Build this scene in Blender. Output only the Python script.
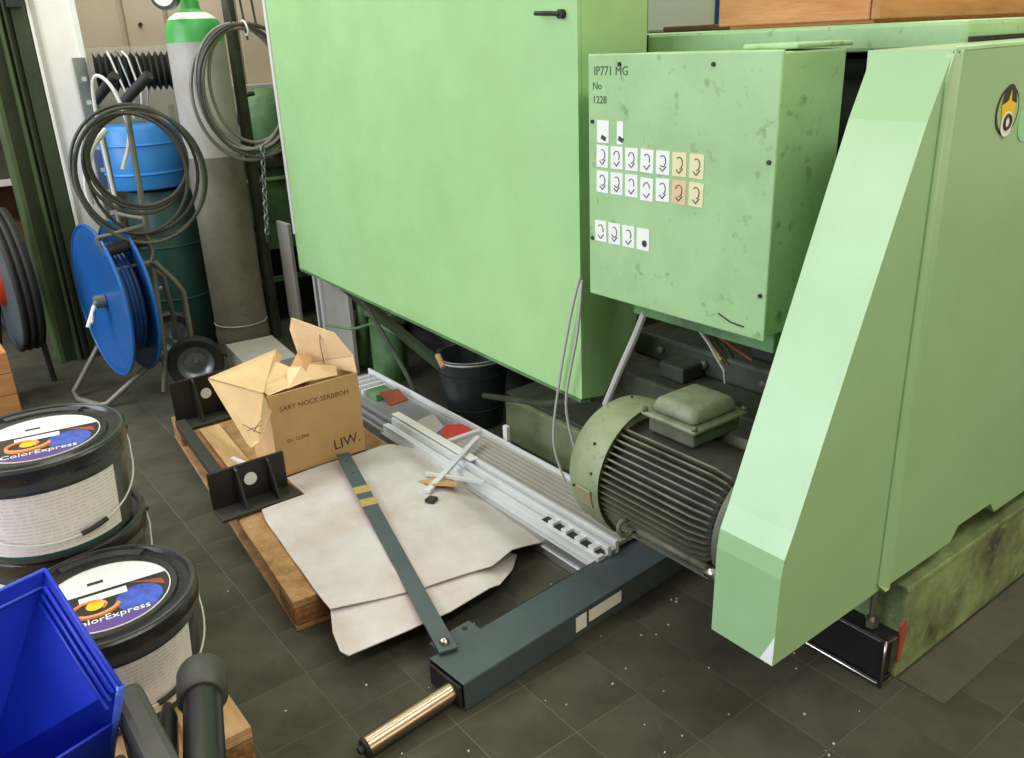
import bpy, bmesh, math, random
from mathutils import Vector, Matrix, Euler
random.seed(7)
PI = math.pi
for o in list(bpy.data.objects): bpy.data.objects.remove(o)
sc = bpy.context.scene
COL = sc.collection

# ---------------------------------------------------------------- camera, world, lights, exposure
CH = 1.5
cd = bpy.data.cameras.new('camera'); cam = bpy.data.objects.new('camera', cd); COL.objects.link(cam)
cd.sensor_width = 36; cd.sensor_fit = 'HORIZONTAL'; cd.lens = 862/1024*36; cd.clip_start = .02
RX = Vector((.794, -.606, -.041)); RD = Vector((-.252, -.267, -.930)); RF = Vector((.553, .749, -.365))
RF.normalize(); RX = (RX - RF*RX.dot(RF)).normalized(); RU = RX.cross(RF)
cam.matrix_world = Matrix(((RX.x, RU.x, -RF.x, 0), (RX.y, RU.y, -RF.y, 0), (RX.z, RU.z, -RF.z, CH), (0, 0, 0, 1)))
sc.camera = cam
w = bpy.data.worlds.new('world'); sc.world = w; w.use_nodes = True
w.node_tree.nodes['Background'].inputs[0].default_value = (1, .87, .68, 1)
w.node_tree.nodes['Background'].inputs[1].default_value = .56
def area(name, loc, aim, sx, sy, power, col=(1, 1, 1)):
    d = bpy.data.lights.new(name, 'AREA'); d.shape = 'RECTANGLE'; d.size = sx; d.size_y = sy; d.energy = power; d.color = col
    o = bpy.data.objects.new(name, d); COL.objects.link(o); o.location = loc
    o.rotation_euler = (Vector(aim)-Vector(loc)).to_track_quat('-Z', 'Y').to_euler()
area('window_light', (-4.4, 2.9, 1.9), (1.6, 1.8, .9), 5.4, 1.9, 178, (.93, 1, 1.16))
area('rear_fill', (2.0, -2.6, 1.2), (2.2, 1.5, .3), 4.5, 1.2, 40, (1, .82, .58))  # warm fill added behind the camera to brighten the machine's side faces
area('ceiling_light', (1.5, -.7, 3.7), (1.3, .8, 0), 3.2, .5, 42, (1, .99, .94))
area('ceiling_light', (-2.4, 3.2, 3.6), (-1.2, 2.5, 1), 3.6, 1.0, 62, (.97, 1, 1.05))
area('ceiling_light', (.6, 4.3, 3.7), (.8, 4.6, 0), 3.2, .5, 50, (1, .99, .94))
area('ceiling_light', (3.4, 1.8, 3.7), (3.4, 1.8, 0), 3.2, .5, 45, (1, .99, .94))
sc.view_settings.view_transform = 'Standard'; sc.view_settings.look = 'None'
sc.view_settings.gamma = 1; sc.view_settings.use_curve_mapping = False
sc.view_settings.exposure = 0.42

# ---------------------------------------------------------------- materials
def s2l(c):
    return tuple(((v/255)/12.92 if v/255 <= .04045 else ((v/255+.055)/1.055)**2.4) for v in c)
def mat(name, rgb, rough=.5, metal=0, dirt=None, amt=.35, scale=6, bump=0, bscale=40, spec=.5, stretch=None, coat=0, speck=None):
    m = bpy.data.materials.new(name); m.use_nodes = True; nt = m.node_tree; N = nt.nodes; L = nt.links
    b = N['Principled BSDF']; b.inputs['Roughness'].default_value = rough; b.inputs['Metallic'].default_value = metal
    b.inputs['Specular IOR Level'].default_value = spec; b.inputs['Coat Weight'].default_value = coat
    c = s2l(rgb); b.inputs['Base Color'].default_value = (*c, 1)
    tc = N.new('ShaderNodeTexCoord'); mp = N.new('ShaderNodeMapping'); L.new(tc.outputs['Object'], mp.inputs[0])
    if stretch: mp.inputs['Scale'].default_value = stretch
    out = None
    if dirt is not None:
        n = N.new('ShaderNodeTexNoise'); n.inputs['Scale'].default_value = scale; n.inputs['Detail'].default_value = 7; n.inputs['Roughness'].default_value = .65
        L.new(mp.outputs[0], n.inputs[0])
        r = N.new('ShaderNodeValToRGB'); r.color_ramp.elements[0].position = .5-.12; r.color_ramp.elements[1].position = .5+.22
        r.color_ramp.elements[0].color = (0, 0, 0, 1); r.color_ramp.elements[1].color = (amt, amt, amt, 1)
        L.new(n.outputs[0], r.inputs[0])
        mx = N.new('ShaderNodeMix'); mx.data_type = 'RGBA'; mx.inputs[6].default_value = (*c, 1); mx.inputs[7].default_value = (*s2l(dirt), 1)
        L.new(r.outputs[0], mx.inputs[0]); out = mx.outputs[2]
        if speck is not None:
            n2 = N.new('ShaderNodeTexNoise'); n2.inputs['Scale'].default_value = scale*6; n2.inputs['Detail'].default_value = 3
            L.new(mp.outputs[0], n2.inputs[0])
            r2 = N.new('ShaderNodeValToRGB'); r2.color_ramp.elements[0].position = .62; r2.color_ramp.elements[1].position = .86
            L.new(n2.outputs[0], r2.inputs[0])
            m2 = N.new('ShaderNodeMix'); m2.data_type = 'RGBA'; L.new(out, m2.inputs[6]); m2.inputs[7].default_value = (*s2l(speck), 1)
            L.new(r2.outputs[0], m2.inputs[0]); out = m2.outputs[2]
        L.new(out, b.inputs['Base Color'])
        mr = N.new('ShaderNodeMapRange'); mr.inputs[3].default_value = rough; mr.inputs[4].default_value = min(1, rough+.25)
        L.new(r.outputs[0], mr.inputs[0]); L.new(mr.outputs[0], b.inputs['Roughness'])
    if bump:
        n3 = N.new('ShaderNodeTexNoise'); n3.inputs['Scale'].default_value = bscale; n3.inputs['Detail'].default_value = 5
        L.new(mp.outputs[0], n3.inputs[0]); bp = N.new('ShaderNodeBump'); bp.inputs['Strength'].default_value = bump; bp.inputs['Distance'].default_value = .01
        L.new(n3.outputs[0], bp.inputs['Height']); L.new(bp.outputs[0], b.inputs['Normal'])
    return m
M = {}
M['paint'] = mat('green_machine_paint', (158, 203, 141), .34, dirt=(130, 172, 108), amt=.4, scale=3.2, bump=.04, bscale=6, speck=None)
M['cabpaint'] = mat('cabinet_paint', (157, 196, 141), .42, dirt=(118, 150, 100), amt=.45, scale=5, bump=.03, bscale=8, speck=(90, 105, 80))
M['guard'] = mat('guard_paint', (150, 190, 140), .34, dirt=(130, 166, 112), amt=.4, scale=3, bump=.03, bscale=6, coat=.6)
M['guard'].node_tree.nodes['Principled BSDF'].inputs['Coat Roughness'].default_value = .3
M['olive'] = mat('worn_green_paint', (128, 150, 98), .5, dirt=(55, 52, 40), amt=.95, scale=7, bump=.3, bscale=30, speck=(160, 168, 130))
M['dkgreen'] = mat('dark_green_paint', (50, 64, 38), .5, dirt=(30, 38, 24), amt=.7, scale=6, bump=.05)
M['midgreen'] = mat('mid_green_paint', (96, 138, 88), .5, dirt=(45, 60, 38), amt=.8, scale=6, bump=.08)
M['bed'] = mat('oily_machine_casting', (66, 72, 54), .55, dirt=(30, 31, 25), amt=.9, scale=8, bump=.25, bscale=25)
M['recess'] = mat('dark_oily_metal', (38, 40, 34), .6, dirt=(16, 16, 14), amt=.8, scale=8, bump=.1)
M['motor'] = mat('motor_fin_grey', (104, 108, 88), .48, metal=.25, dirt=(48, 48, 38), amt=.7, scale=9, bump=.15)
M['motordark'] = mat('motor_core_dark', (46, 48, 38), .65, dirt=(24, 24, 20), amt=.7, scale=9)
M['cowl'] = mat('cowl_paint', (132, 146, 108), .5, dirt=(98, 102, 74), amt=.7, scale=9, bump=.1, speck=(84, 86, 62))
M['jbox'] = mat('junction_box_paint', (124, 136, 108), .42, dirt=(84, 88, 66), amt=.75, scale=16, bump=.2)
M['tile'] = mat('dark_floor_tile', (76, 77, 65), .62, spec=.22, dirt=(52, 52, 42), amt=.9, scale=4, bump=.06, bscale=12, speck=(84, 80, 68))
M['grout'] = mat('floor_grout', (98, 95, 82), .8, dirt=(64, 63, 54), amt=1.0, scale=1.3)
M['strip'] = mat('concrete_strip', (88, 84, 70), .6, dirt=(60, 58, 48), amt=.7, scale=5, bump=.1)
M['wall'] = mat('plaster_wall', (222, 218, 208), .8, dirt=(190, 184, 172), amt=.4, scale=2)
M['tanwall'] = mat('tan_wall_paint', (150, 134, 106), .85, dirt=(120, 106, 82), amt=.5, scale=1)
M['beige'] = mat('beige_cabinet_paint', (196, 182, 160), .45, dirt=(172, 156, 132), amt=.5, scale=3)
M['beige2'] = mat('brown_cupboard_strip', (120, 104, 84), .6)  # plain brown of the vertical strips on the cupboard front
M['white'] = mat('white_paint', (236, 236, 230), .45, dirt=(205, 202, 190), amt=.35, scale=4)
M['offwhite'] = mat('off_white_plastic', (206, 208, 202), .4)
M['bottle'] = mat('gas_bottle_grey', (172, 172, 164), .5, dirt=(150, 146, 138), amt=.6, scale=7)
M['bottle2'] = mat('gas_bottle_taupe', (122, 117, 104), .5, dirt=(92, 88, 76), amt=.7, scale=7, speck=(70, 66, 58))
M['bgreen'] = mat('bottle_band_green', (70, 168, 84), .35, dirt=(48, 130, 62), amt=.5, scale=8)
M['steel'] = mat('bare_steel', (190, 188, 182), .25, 1.0)
M['roller'] = mat('roller_steel', (188, 170, 148), .24, 1.0, dirt=(120, 104, 86), amt=.5, scale=5, stretch=(1, 12, 12))
M['galv'] = mat('galvanised_steel', (150, 156, 158), .35, .85, dirt=(105, 112, 116), amt=.6, scale=14)
M['zinc'] = mat('zinc_bucket', (62, 74, 76), .38, .6, dirt=(34, 42, 42), amt=.7, scale=9, stretch=(1, 1, .3))
M['tube'] = mat('grey_tube_paint', (128, 126, 116), .45, .3, dirt=(92, 90, 80), amt=.6, scale=9)
M['blue'] = mat('blue_reel_paint', (30, 92, 160), .32, dirt=(24, 80, 148), amt=.5, scale=7, coat=.2)
M['bluedk'] = mat('blue_reel_inside', (22, 66, 124), .45)
M['bluebin'] = mat('blue_bin_plastic', (20, 52, 196), .38, dirt=(14, 34, 140), amt=.6, scale=5, bump=.03)
M['bluerim'] = mat('blue_bin_rim', (72, 104, 228), .3)
M['black'] = mat('black_plastic', (26, 27, 27), .33, dirt=(44, 45, 42), amt=.3, scale=10)
M['rubber'] = mat('black_rubber', (30, 30, 29), .62, dirt=(50, 49, 45), amt=.5, scale=10)
M['lid'] = mat('grey_bucket_plastic', (62, 66, 62), .3, dirt=(46, 50, 47), amt=.4, scale=12)
M['lidtop'] = mat('lid_top_plastic', (34, 37, 35), .25, dirt=(52, 55, 50), amt=.4, scale=9)
M['slate'] = mat('slate_grey_paint', (70, 84, 88), .42, .1, dirt=(58, 70, 72), amt=.6, scale=6)
M['blackpaint'] = mat('black_steel_paint', (24, 26, 25), .42, .2, dirt=(46, 48, 44), amt=.4, scale=9)
M['greysteel'] = mat('grey_base_plate', (62, 62, 56), .5, .3, dirt=(40, 40, 36), amt=.6, scale=9)
M['card'] = mat('brown_cardboard', (200, 162, 112), .8, dirt=(174, 136, 86), amt=.5, scale=7, bump=.05)
M['cardin'] = mat('light_cardboard', (232, 202, 158), .8, dirt=(206, 168, 116), amt=.5, scale=9, bump=.08)
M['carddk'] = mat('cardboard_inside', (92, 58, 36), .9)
M['paper'] = mat('dirty_white_sheet', (204, 201, 202), .75, dirt=(182, 168, 154), amt=.8, scale=6, bump=.08, bscale=14)
M['wood'] = mat('pale_pallet_wood', (198, 164, 116), .7, dirt=(146, 106, 62), amt=.8, scale=5, bump=.25, bscale=30, stretch=(6, .8, 6))
M['woodx'] = mat('crate_wood', (206, 150, 96), .65, dirt=(176, 112, 62), amt=.8, scale=5, bump=.15, bscale=30, stretch=(6, .9, 6))
M['woodxr'] = mat('crate_wood_shaded', (190, 138, 84), .65, dirt=(160, 108, 58), amt=.8, scale=5, bump=.15, bscale=30, stretch=(.9, 6, 6))  # same crate wood, with the shade of the side face put into the colour
M['chip'] = mat('chipboard', (160, 116, 66), .85, dirt=(86, 54, 26), amt=1, scale=26, bump=.6, bscale=50, speck=(216, 180, 120))
M['woodr'] = mat('rough_brown_board', (172, 134, 88), .8, dirt=(120, 82, 42), amt=.9, scale=14, bump=.4, bscale=40, speck=(206, 172, 122))
M['alu'] = mat('brushed_aluminium', (196, 200, 200), .32, .75, dirt=(160, 162, 160), amt=.5, scale=8, stretch=(8, .5, 8))
M['aluwhite'] = mat('white_powder_coat', (222, 228, 228), .35, .1, dirt=(190, 196, 196), amt=.4, scale=6)
M['plate'] = mat('light_grey_plate', (178, 178, 168), .5, .1, dirt=(154, 152, 142), amt=.6, scale=8)
M['red'] = mat('red_sticker', (206, 52, 42), .4, dirt=(150, 90, 80), amt=.9, scale=25)
M['redbrown'] = mat('rust_red_paint', (150, 72, 48), .6, dirt=(110, 60, 44), amt=.7, scale=20)
M['orange'] = mat('orange_plastic', (214, 74, 34), .4)
M['tape'] = mat('yellow_brown_tape', (172, 156, 92), .45, dirt=(140, 122, 66), amt=.6, scale=30)
M['ink'] = mat('dark_marker_ink', (52, 50, 46), .6)
M['inkg'] = mat('green_black_ink', (60, 84, 54), .6)
M['inkbrown'] = mat('brown_print', (112, 76, 46), .7)
M['stick'] = mat('white_sticker', (226, 232, 226), .45)
M['stickc'] = mat('cream_sticker', (218, 212, 164), .45)
M['stickp'] = mat('peach_sticker', (214, 186, 144), .45)
M['yellow'] = mat('emblem_yellow', (226, 190, 30), .4)
M['plate2'] = mat('dull_tan_plate', (140, 132, 98), .5)
M['bluedrum'] = mat('blue_drum_plastic', (44, 126, 196), .38)
M['colgreen'] = mat('column_green', (70, 90, 50), .5, dirt=(44, 56, 32), amt=.6, scale=5)
M['cable'] = mat('dark_grey_cable', (56, 56, 50), .45)
M['cablelt'] = mat('light_grey_cable', (176, 176, 170), .45)
M['mint'] = mat('mint_sticker', (146, 208, 160), .4)
M['teal'] = mat('dark_teal_paint', (30, 74, 68), .45, dirt=(18, 44, 40), amt=.6, scale=6)
M['rust'] = mat('rusty_brown_metal', (106, 70, 48), .6, .3, dirt=(60, 42, 30), amt=.8, scale=10)
M['darkgrey'] = mat('dark_grey_plastic', (66, 68, 62), .5, dirt=(50, 50, 44), amt=.5, scale=9)
M['swirl'] = mat('orange_swirl_print', (224, 140, 80), .4)
M['violet'] = mat('violet_print', (84, 60, 130), .4)
M['glow'] = mat('blue_print', (60, 96, 200), .4, dirt=(40, 40, 100), amt=.9, scale=40)
M['debris'] = mat('pale_crumbs', (196, 190, 176), .8)
def acrylic():
    m = bpy.data.materials.new('clear_acrylic'); m.use_nodes = True; b = m.node_tree.nodes['Principled BSDF']
    b.inputs['Base Color'].default_value = (.75, .8, .72, 1); b.inputs['Roughness'].default_value = .12; b.inputs['Alpha'].default_value = .25
    return m
M['acryl'] = acrylic()
def papertext():
    m = mat('printed_paper_label', (226, 222, 216), .6); nt = m.node_tree; N = nt.nodes; L = nt.links
    tc = N.new('ShaderNodeTexCoord'); wv = N.new('ShaderNodeTexWave'); wv.bands_direction = 'Z'; wv.inputs['Scale'].default_value = 32
    L.new(tc.outputs['Object'], wv.inputs[0]); ns = N.new('ShaderNodeTexNoise'); mp = N.new('ShaderNodeMapping'); mp.inputs['Scale'].default_value = (60, 60, 14)
    L.new(tc.outputs['Object'], mp.inputs[0]); L.new(mp.outputs[0], ns.inputs[0]); ns.inputs['Scale'].default_value = 2
    r = N.new('ShaderNodeValToRGB'); r.color_ramp.elements[0].position = .55; r.color_ramp.elements[1].position = .75; L.new(wv.outputs[1], r.inputs[0])
    r2 = N.new('ShaderNodeValToRGB'); r2.color_ramp.elements[0].position = .42; r2.color_ramp.elements[1].position = .52; L.new(ns.outputs[0], r2.inputs[0])
    mu = N.new('ShaderNodeMath'); mu.operation = 'MULTIPLY'; L.new(r.outputs[0], mu.inputs[0]); L.new(r2.outputs[0], mu.inputs[1])
    m3 = N.new('ShaderNodeMath'); m3.operation = 'MULTIPLY'; L.new(mu.outputs[0], m3.inputs[0]); m3.inputs[1].default_value = .26
    mx = N.new('ShaderNodeMix'); mx.data_type = 'RGBA'; mx.inputs[6].default_value = (*s2l((226, 222, 216)), 1); mx.inputs[7].default_value = (*s2l((120, 112, 104)), 1)
    L.new(m3.outputs[0], mx.inputs[0]); L.new(mx.outputs[2], N['Principled BSDF'].inputs['Base Color'])
    return m
M['label'] = papertext()

# ---------------------------------------------------------------- mesh helpers
def V(*a): return Vector(a)
class MB:
    def __init__(s): s.v = []; s.f = []; s.sm = []
    def add(s, vs, fs, smooth=False):
        k = len(s.v); s.v += [Vector(p) for p in vs]
        for f in fs: s.f.append([k+i for i in f]); s.sm.append(smooth)
        return s
    def box(s, lo, hi, rot=None, org=None, ch=0):
        x0, y0, z0 = lo; x1, y1, z1 = hi
        if x0 > x1: x0, x1 = x1, x0
        if y0 > y1: y0, y1 = y1, y0
        if z0 > z1: z0, z1 = z1, z0
        if ch <= 0:
            vs = [V(x, y, z) for z in (z0, z1) for y in (y0, y1) for x in (x0, x1)]
            fs = [(0, 2, 3, 1), (4, 5, 7, 6), (0, 1, 5, 4), (2, 6, 7, 3), (0, 4, 6, 2), (1, 3, 7, 5)]
        else:
            bm = bmesh.new(); bmesh.ops.create_cube(bm, size=1)
            for v in bm.verts: v.co = V((x0+x1)/2+v.co.x*(x1-x0), (y0+y1)/2+v.co.y*(y1-y0), (z0+z1)/2+v.co.z*(z1-z0))
            c = min(ch, (x1-x0)*.45, (y1-y0)*.45, (z1-z0)*.45)
            bmesh.ops.bevel(bm, geom=list(bm.edges), offset=c, segments=2, profile=.5, affect='EDGES')
            bm.verts.index_update(); vs = [v.co.copy() for v in bm.verts]; fs = [[v.index for v in f.verts] for f in bm.faces]; bm.free()
        if rot is not None:
            o = Vector(org) if org is not None else V((x0+x1)/2, (y0+y1)/2, (z0+z1)/2)
            R = Euler(rot).to_matrix(); vs = [o+R@(p-o) for p in vs]
        return s.add(vs, fs)
    def cyl(s, a, b, r, r2=None, n=24, caps=True, inner=None):
        a = Vector(a); b = Vector(b); r2 = r if r2 is None else r2
        d = (b-a).normalized(); u = d.orthogonal().normalized(); w = d.cross(u)
        vs = []
        for p, q in ((a, r), (b, r2)):
            for i in range(n):
                t = 2*PI*i/n; vs.append(p+(u*math.cos(t)+w*math.sin(t))*q)
        s.add(vs, [(i, (i+1) % n, n+(i+1) % n, n+i) for i in range(n)], True)
        if caps: s.add(vs, [list(range(n))[::-1], list(range(n, 2*n))])
        return s
    def tube(s, pts, r, n=8, closed=False, smooth=True):
        P = [Vector(p) for p in pts]; m = len(P)
        rs = r if isinstance(r, (list, tuple)) else [r]*m
        up = None; rings = []
        for i, p in enumerate(P):
            if closed: t = (P[(i+1) % m]-P[i-1]).normalized()
            else: t = (P[min(i+1, m-1)]-P[max(i-1, 0)]).normalized()
            if up is None: up = t.orthogonal().normalized()
            up = (up-t*up.dot(t)).normalized(); w = t.cross(up)
            rings.append([p+(up*math.cos(2*PI*k/n)+w*math.sin(2*PI*k/n))*rs[i] for k in range(n)])
        vs = [q for g in rings for q in g]; fs = []
        for i in range(m if closed else m-1):
            j = (i+1) % m
            for k in range(n): fs.append((i*n+k, i*n+(k+1) % n, j*n+(k+1) % n, j*n+k))
        s.add(vs, fs, smooth)
        if not closed: s.add(vs, [list(range(n))[::-1], list(range((m-1)*n, m*n))])
        return s
    def lathe(s, prof, c=(0, 0, 0), ax=(0, 0, 1), n=40, smooth=True):
        c = Vector(c); d = Vector(ax).normalized(); u = d.orthogonal().normalized(); w = d.cross(u); m = len(prof)
        vs = [c+d*h+(u*math.cos(2*PI*i/n)+w*math.sin(2*PI*i/n))*max(r, 1e-5) for r, h in prof for i in range(n)]
        fs = [(j*n+i, j*n+(i+1) % n, (j+1)*n+(i+1) % n, (j+1)*n+i) for j in range(m-1) for i in range(n)]
        return s.add(vs, fs, smooth)
    def prism(s, poly, vec):
        P = [Vector(p) for p in poly]; n = len(P); vec = Vector(vec)
        vs = P+[p+vec for p in P]
        return s.add(vs, [list(range(n))[::-1], list(range(n, 2*n))]+[(i, (i+1) % n, n+(i+1) % n, n+i) for i in range(n)])
    def sheet(s, poly, t=.003):
        P = [Vector(p) for p in poly]; nn = Vector((0, 0, 0))
        for i in range(len(P)): nn += (P[i]-P[0]).cross(P[(i+1) % len(P)]-P[0])
        return s.prism(P, nn.normalized()*t)
    def torus(s, c, ax, R, r, n=36, k=8, sx=1, tilt=0):
        d = Vector(ax).normalized(); u = d.orthogonal().normalized()
        if abs(d.z) < .9: u = Vector((0, 0, 1)); u = (u-d*u.dot(d)).normalized()
        w = d.cross(u)
        return s.tube([Vector(c)+u*math.cos(2*PI*i/n)*R+w*math.sin(2*PI*i/n)*R*sx for i in range(n)], r, k, True)
    def build(s, name, m, parent=None, label=None):
        me = bpy.data.meshes.new(name)
        off = wloc(parent)
        me.from_pydata([tuple(p-off) for p in s.v], [], s.f); me.validate(); 
        bm = bmesh.new(); bm.from_mesh(me); bmesh.ops.remove_doubles(bm, verts=bm.verts, dist=1e-6); bmesh.ops.recalc_face_normals(bm, faces=bm.faces); 
        for e in bm.edges:
            if len(e.link_faces) == 2 and e.calc_face_angle(0) > .7: e.smooth = False
        bm.to_mesh(me); bm.free()
        if any(s.sm):
            for p in me.polygons: p.use_smooth = True
        o = bpy.data.objects.new(name, me); COL.objects.link(o)
        me.materials.append(M[m] if isinstance(m, str) else m)
        if parent: o.parent = parent
        if label: o['label'] = label
        return o
def wloc(o):
    v = Vector((0, 0, 0))
    while o is not None: v += Vector(o.location); o = o.parent
    return v
def thing(name, label, cat, loc, group=None):
    o = bpy.data.objects.new(name, None); o.empty_display_size = .1; COL.objects.link(o); o.location = loc; o['label'] = label; o['category'] = cat
    if group: o['group'] = group
    return o
def tag(o, label, cat, group=None):
    o['label'] = label; o['category'] = cat
    if group: o['group'] = group
    return o
def struct(o): o['kind'] = 'structure'; return o
def text(name, body, size, loc, xdir, ydir, m, parent, depth=.0004, label=None, spacing=1):
    cu = bpy.data.curves.new(name, 'FONT'); cu.body = body; cu.size = size; cu.extrude = depth; cu.space_character = spacing; cu.resolution_u = 2
    t = bpy.data.objects.new(name+'_tmp', cu); COL.objects.link(t); bpy.context.view_layer.update()
    me = bpy.data.meshes.new_from_object(t.evaluated_get(bpy.context.evaluated_depsgraph_get())); bpy.data.objects.remove(t)
    X = Vector(xdir).normalized(); Y = Vector(ydir); Y = (Y-X*Y.dot(X)).normalized(); Z = X.cross(Y); off = wloc(parent)
    for v in me.vertices: v.co = Vector(loc)-off+X*v.co.x+Y*v.co.y+Z*v.co.z
    me.materials.clear(); me.materials.append(M[m]); o = bpy.data.objects.new(name, me); COL.objects.link(o); o.parent = parent
    if label: o['label'] = label
    return o
def copy_tree(o, parent=None):
    c = o.copy(); COL.objects.link(c)
    if parent: c.parent = parent
    for ch in list(o.children): copy_tree(ch, c)
    return c
def B(lo, hi, ch=0, rot=None, org=None): return MB().box(lo, hi, rot, org, ch)

# ---------------------------------------------------------------- the room
fl = struct(B((-6, -4, -.06), (8, 7.5, -.0008)).build('floor', 'grout'))
tm = B((-.0986, -.0986, -.0015), (.0986, .0986, 0), ch=.0005)
tile0 = None; near = []; far = []
for i in range(-36, 34):
    for j in range(-26, 32):
        x = 1.32+.2*i; y = 1.29+.2*j
        if x < -5.7 or x > 7.7 or y < -3.9 or y > 7.4: continue
        p = V(x, y, -CH); zc = p.dot(RF)
        vis = zc > .3 and abs(p.dot(RX)/zc) < .66 and abs(p.dot(RU)/zc) < .50
        hid = x > 1.75 and y > .9
        (near if vis and not hid else far).append((p.length, x, y))
near.sort(); far += near[300:]; near = near[:300]
for k, (dd, x, y) in enumerate(near):
    if tile0 is None: t = tile0 = tm.build('floor_tile', 'tile', fl)
    else: t = tile0.copy(); COL.objects.link(t)
    t.location = (x, y, 0); t.rotation_euler = (0, 0, random.choice([0, PI/2, PI]))
fm = MB()
for dd, x, y in far: fm.box((x-.0986, y-.0986, -.0015), (x+.0986, y+.0986, 0))
o = fm.build('floor_tiling', 'tile', fl); o['kind'] = 'stuff'
struct(B((-6, 7.5, 0), (8, 7.7, 4.2)).build('wall_back', 'wall'))
struct(B((7.8, -4, 0), (8, 7.5, 4.2)).build('wall_right', 'wall'))
struct(B((-6, -4.2, 0), (8, -4.0, 4.2)).build('wall_front', 'tanwall'))
struct(B((-6, -4, 0), (-5.8, 7.5, 4.2)).build('wall_left', 'tanwall'))
struct(B((1.74, .70, 0), (4.6, .815, .004)).build('trim_1', 'strip'))

# ---------------------------------------------------------------- the green machine
mc = thing('green_machine', 'large light green industrial machine with flat front panel, sloped side cover and dirty base', 'machine', (2.4, 2.0, 0))
# big front panel housing (folded sheet)
pm = MB()
sec = [(3.83, .537), (1.815, .478)]
x0, x1, x2 = 1.60, 1.69, 1.84
pm.prism([(1.60, 3.83, .537), (1.60, 1.815, .478), (1.60, 1.815, 2.15), (1.60, 3.83, 2.15)], (.012, 0, 0))
pm.build('front_panel', 'paint', mc)
MB().prism([(1.613, 1.815, .477), (1.69, 1.815, .467), (1.81, 1.815, .62), (1.85, 1.815, .75), (1.86, 1.815, 2.15), (1.613, 1.815, 2.15)], (0, .012, 0)).build('panel_side', 'paint', mc)
q = MB(); q.box((1.60, 1.83, .478), (1.66, 3.83, .485)); 
MB().prism([(1.60, 3.83, .525), (1.60, 1.82, .466), (1.60, 1.82, .478), (1.60, 3.83, .537)], (.07, 0, 0)).build('panel_bottom_flange', 'midgreen', mc)
MB().prism([(1.613, 3.825, .537), (1.86, 3.825, .7), (1.86, 3.825, 2.15), (1.613, 3.825, 2.15)], (0, -.012, 0)).build('panel_side', 'paint', mc)
B((1.594, 3.81, .70), (1.60, 3.835, 2.15)).build('edge_strip', 'offwhite', mc)
# small bolt-latch high on the panel
b = MB(); b.cyl((1.60, 1.87, 1.56), (1.585, 1.87, 1.56), .012, n=12); b.tube([(1.588, 1.87, 1.56), (1.582, 1.90, 1.563), (1.582, 1.965, 1.566)], .006, 8); b.build('latch', 'recess', mc)
# machine body behind
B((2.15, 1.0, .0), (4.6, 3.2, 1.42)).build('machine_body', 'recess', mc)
B((1.9, 3.1, .62), (4.6, 4.4, 2.1)).build('upper_body', 'midgreen', mc)
# top slab
t = B((1.98, .99, 1.44), (4.6, 1.975, 1.503), ch=.01); t.build('top_beam', 'olive', mc).data.materials[0] = M['cabpaint']
B((1.99, .985, 1.455), (4.6, .992, 1.468)).build('beam_seam', 'recess', mc)
B((1.96, 1.93, 1.40), (2.08, 2.03, 1.50)).build('hinge_block', 'recess', mc)
B((1.86, .98, 1.0), (2.15, 1.14, 1.44), ch=.004).build('rear_post', 'bed', mc)
B((1.85, .985, 1.30), (1.861, 1.135, 1.305)).build('post_seam', 'recess', mc)
# bed castings behind the motor
bd = MB(); bd.box((1.78, 1.0, .1), (2.3, 1.95, .52), ch=.01); bd.build('bed_casting', 'bed', mc)
bd = MB(); bd.box((1.93, 1.0, .52), (2.2, 1.93, .60), ch=.01); bd.box((1.83, 1.62, .52), (1.95, 1.72, .57), ch=.008); bd.build('bed_ledge', 'bed', mc)
B((1.98, 1.35, .60), (2.15, 1.5, .68), ch=.01).build('slide_block', 'recess', mc)
for yy in (1.25, 1.4, 1.62, 1.8): MB().cyl((1.93, yy, .56), (1.915, yy, .56), .014, n=6).build('bolt', 'motor', mc)
B((1.85, 2.03, 0), (2.2, 2.56, .185), ch=.006).build('low_casting', 'cowl', mc)
B((1.87, 2.05, .186), (2.2, 2.58, .20), ch=.004).build('low_casting_top', 'bed', mc)
# struts beneath the panel
MB().tube([(1.78, 2.6, .20), (1.75, 2.2, .30), (1.72, 1.9, .42)], .012, 8).build('strut', 'bed', mc)
MB().prism([(1.70, 3.86, .50), (1.70, 3.86, .54), (1.84, 2.9, .18), (1.84, 2.9, .14)], (.03, 0, 0)).build('strut', 'dkgreen', mc)
MB().cyl((1.86, 3.50, 0), (1.86, 3.50, .30), .085, n=28).build('round_foot', 'midgreen', mc)
s_ = MB(); s_.box((1.80, 3.36, .30), (1.98, 3.62, .36), ch=.01); s_.cyl((1.83, 3.74, .02), (1.83, 3.62, .55), .035, n=16); s_.build('foot_bracket', 'midgreen', mc)
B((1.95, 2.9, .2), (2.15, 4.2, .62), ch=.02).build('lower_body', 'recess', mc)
MB().tube([(1.9, 2.9, .36), (1.9, 3.3, .40), (1.9, 3.9, .38)], .02, 10).build('pipe', 'bed', mc)
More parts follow.
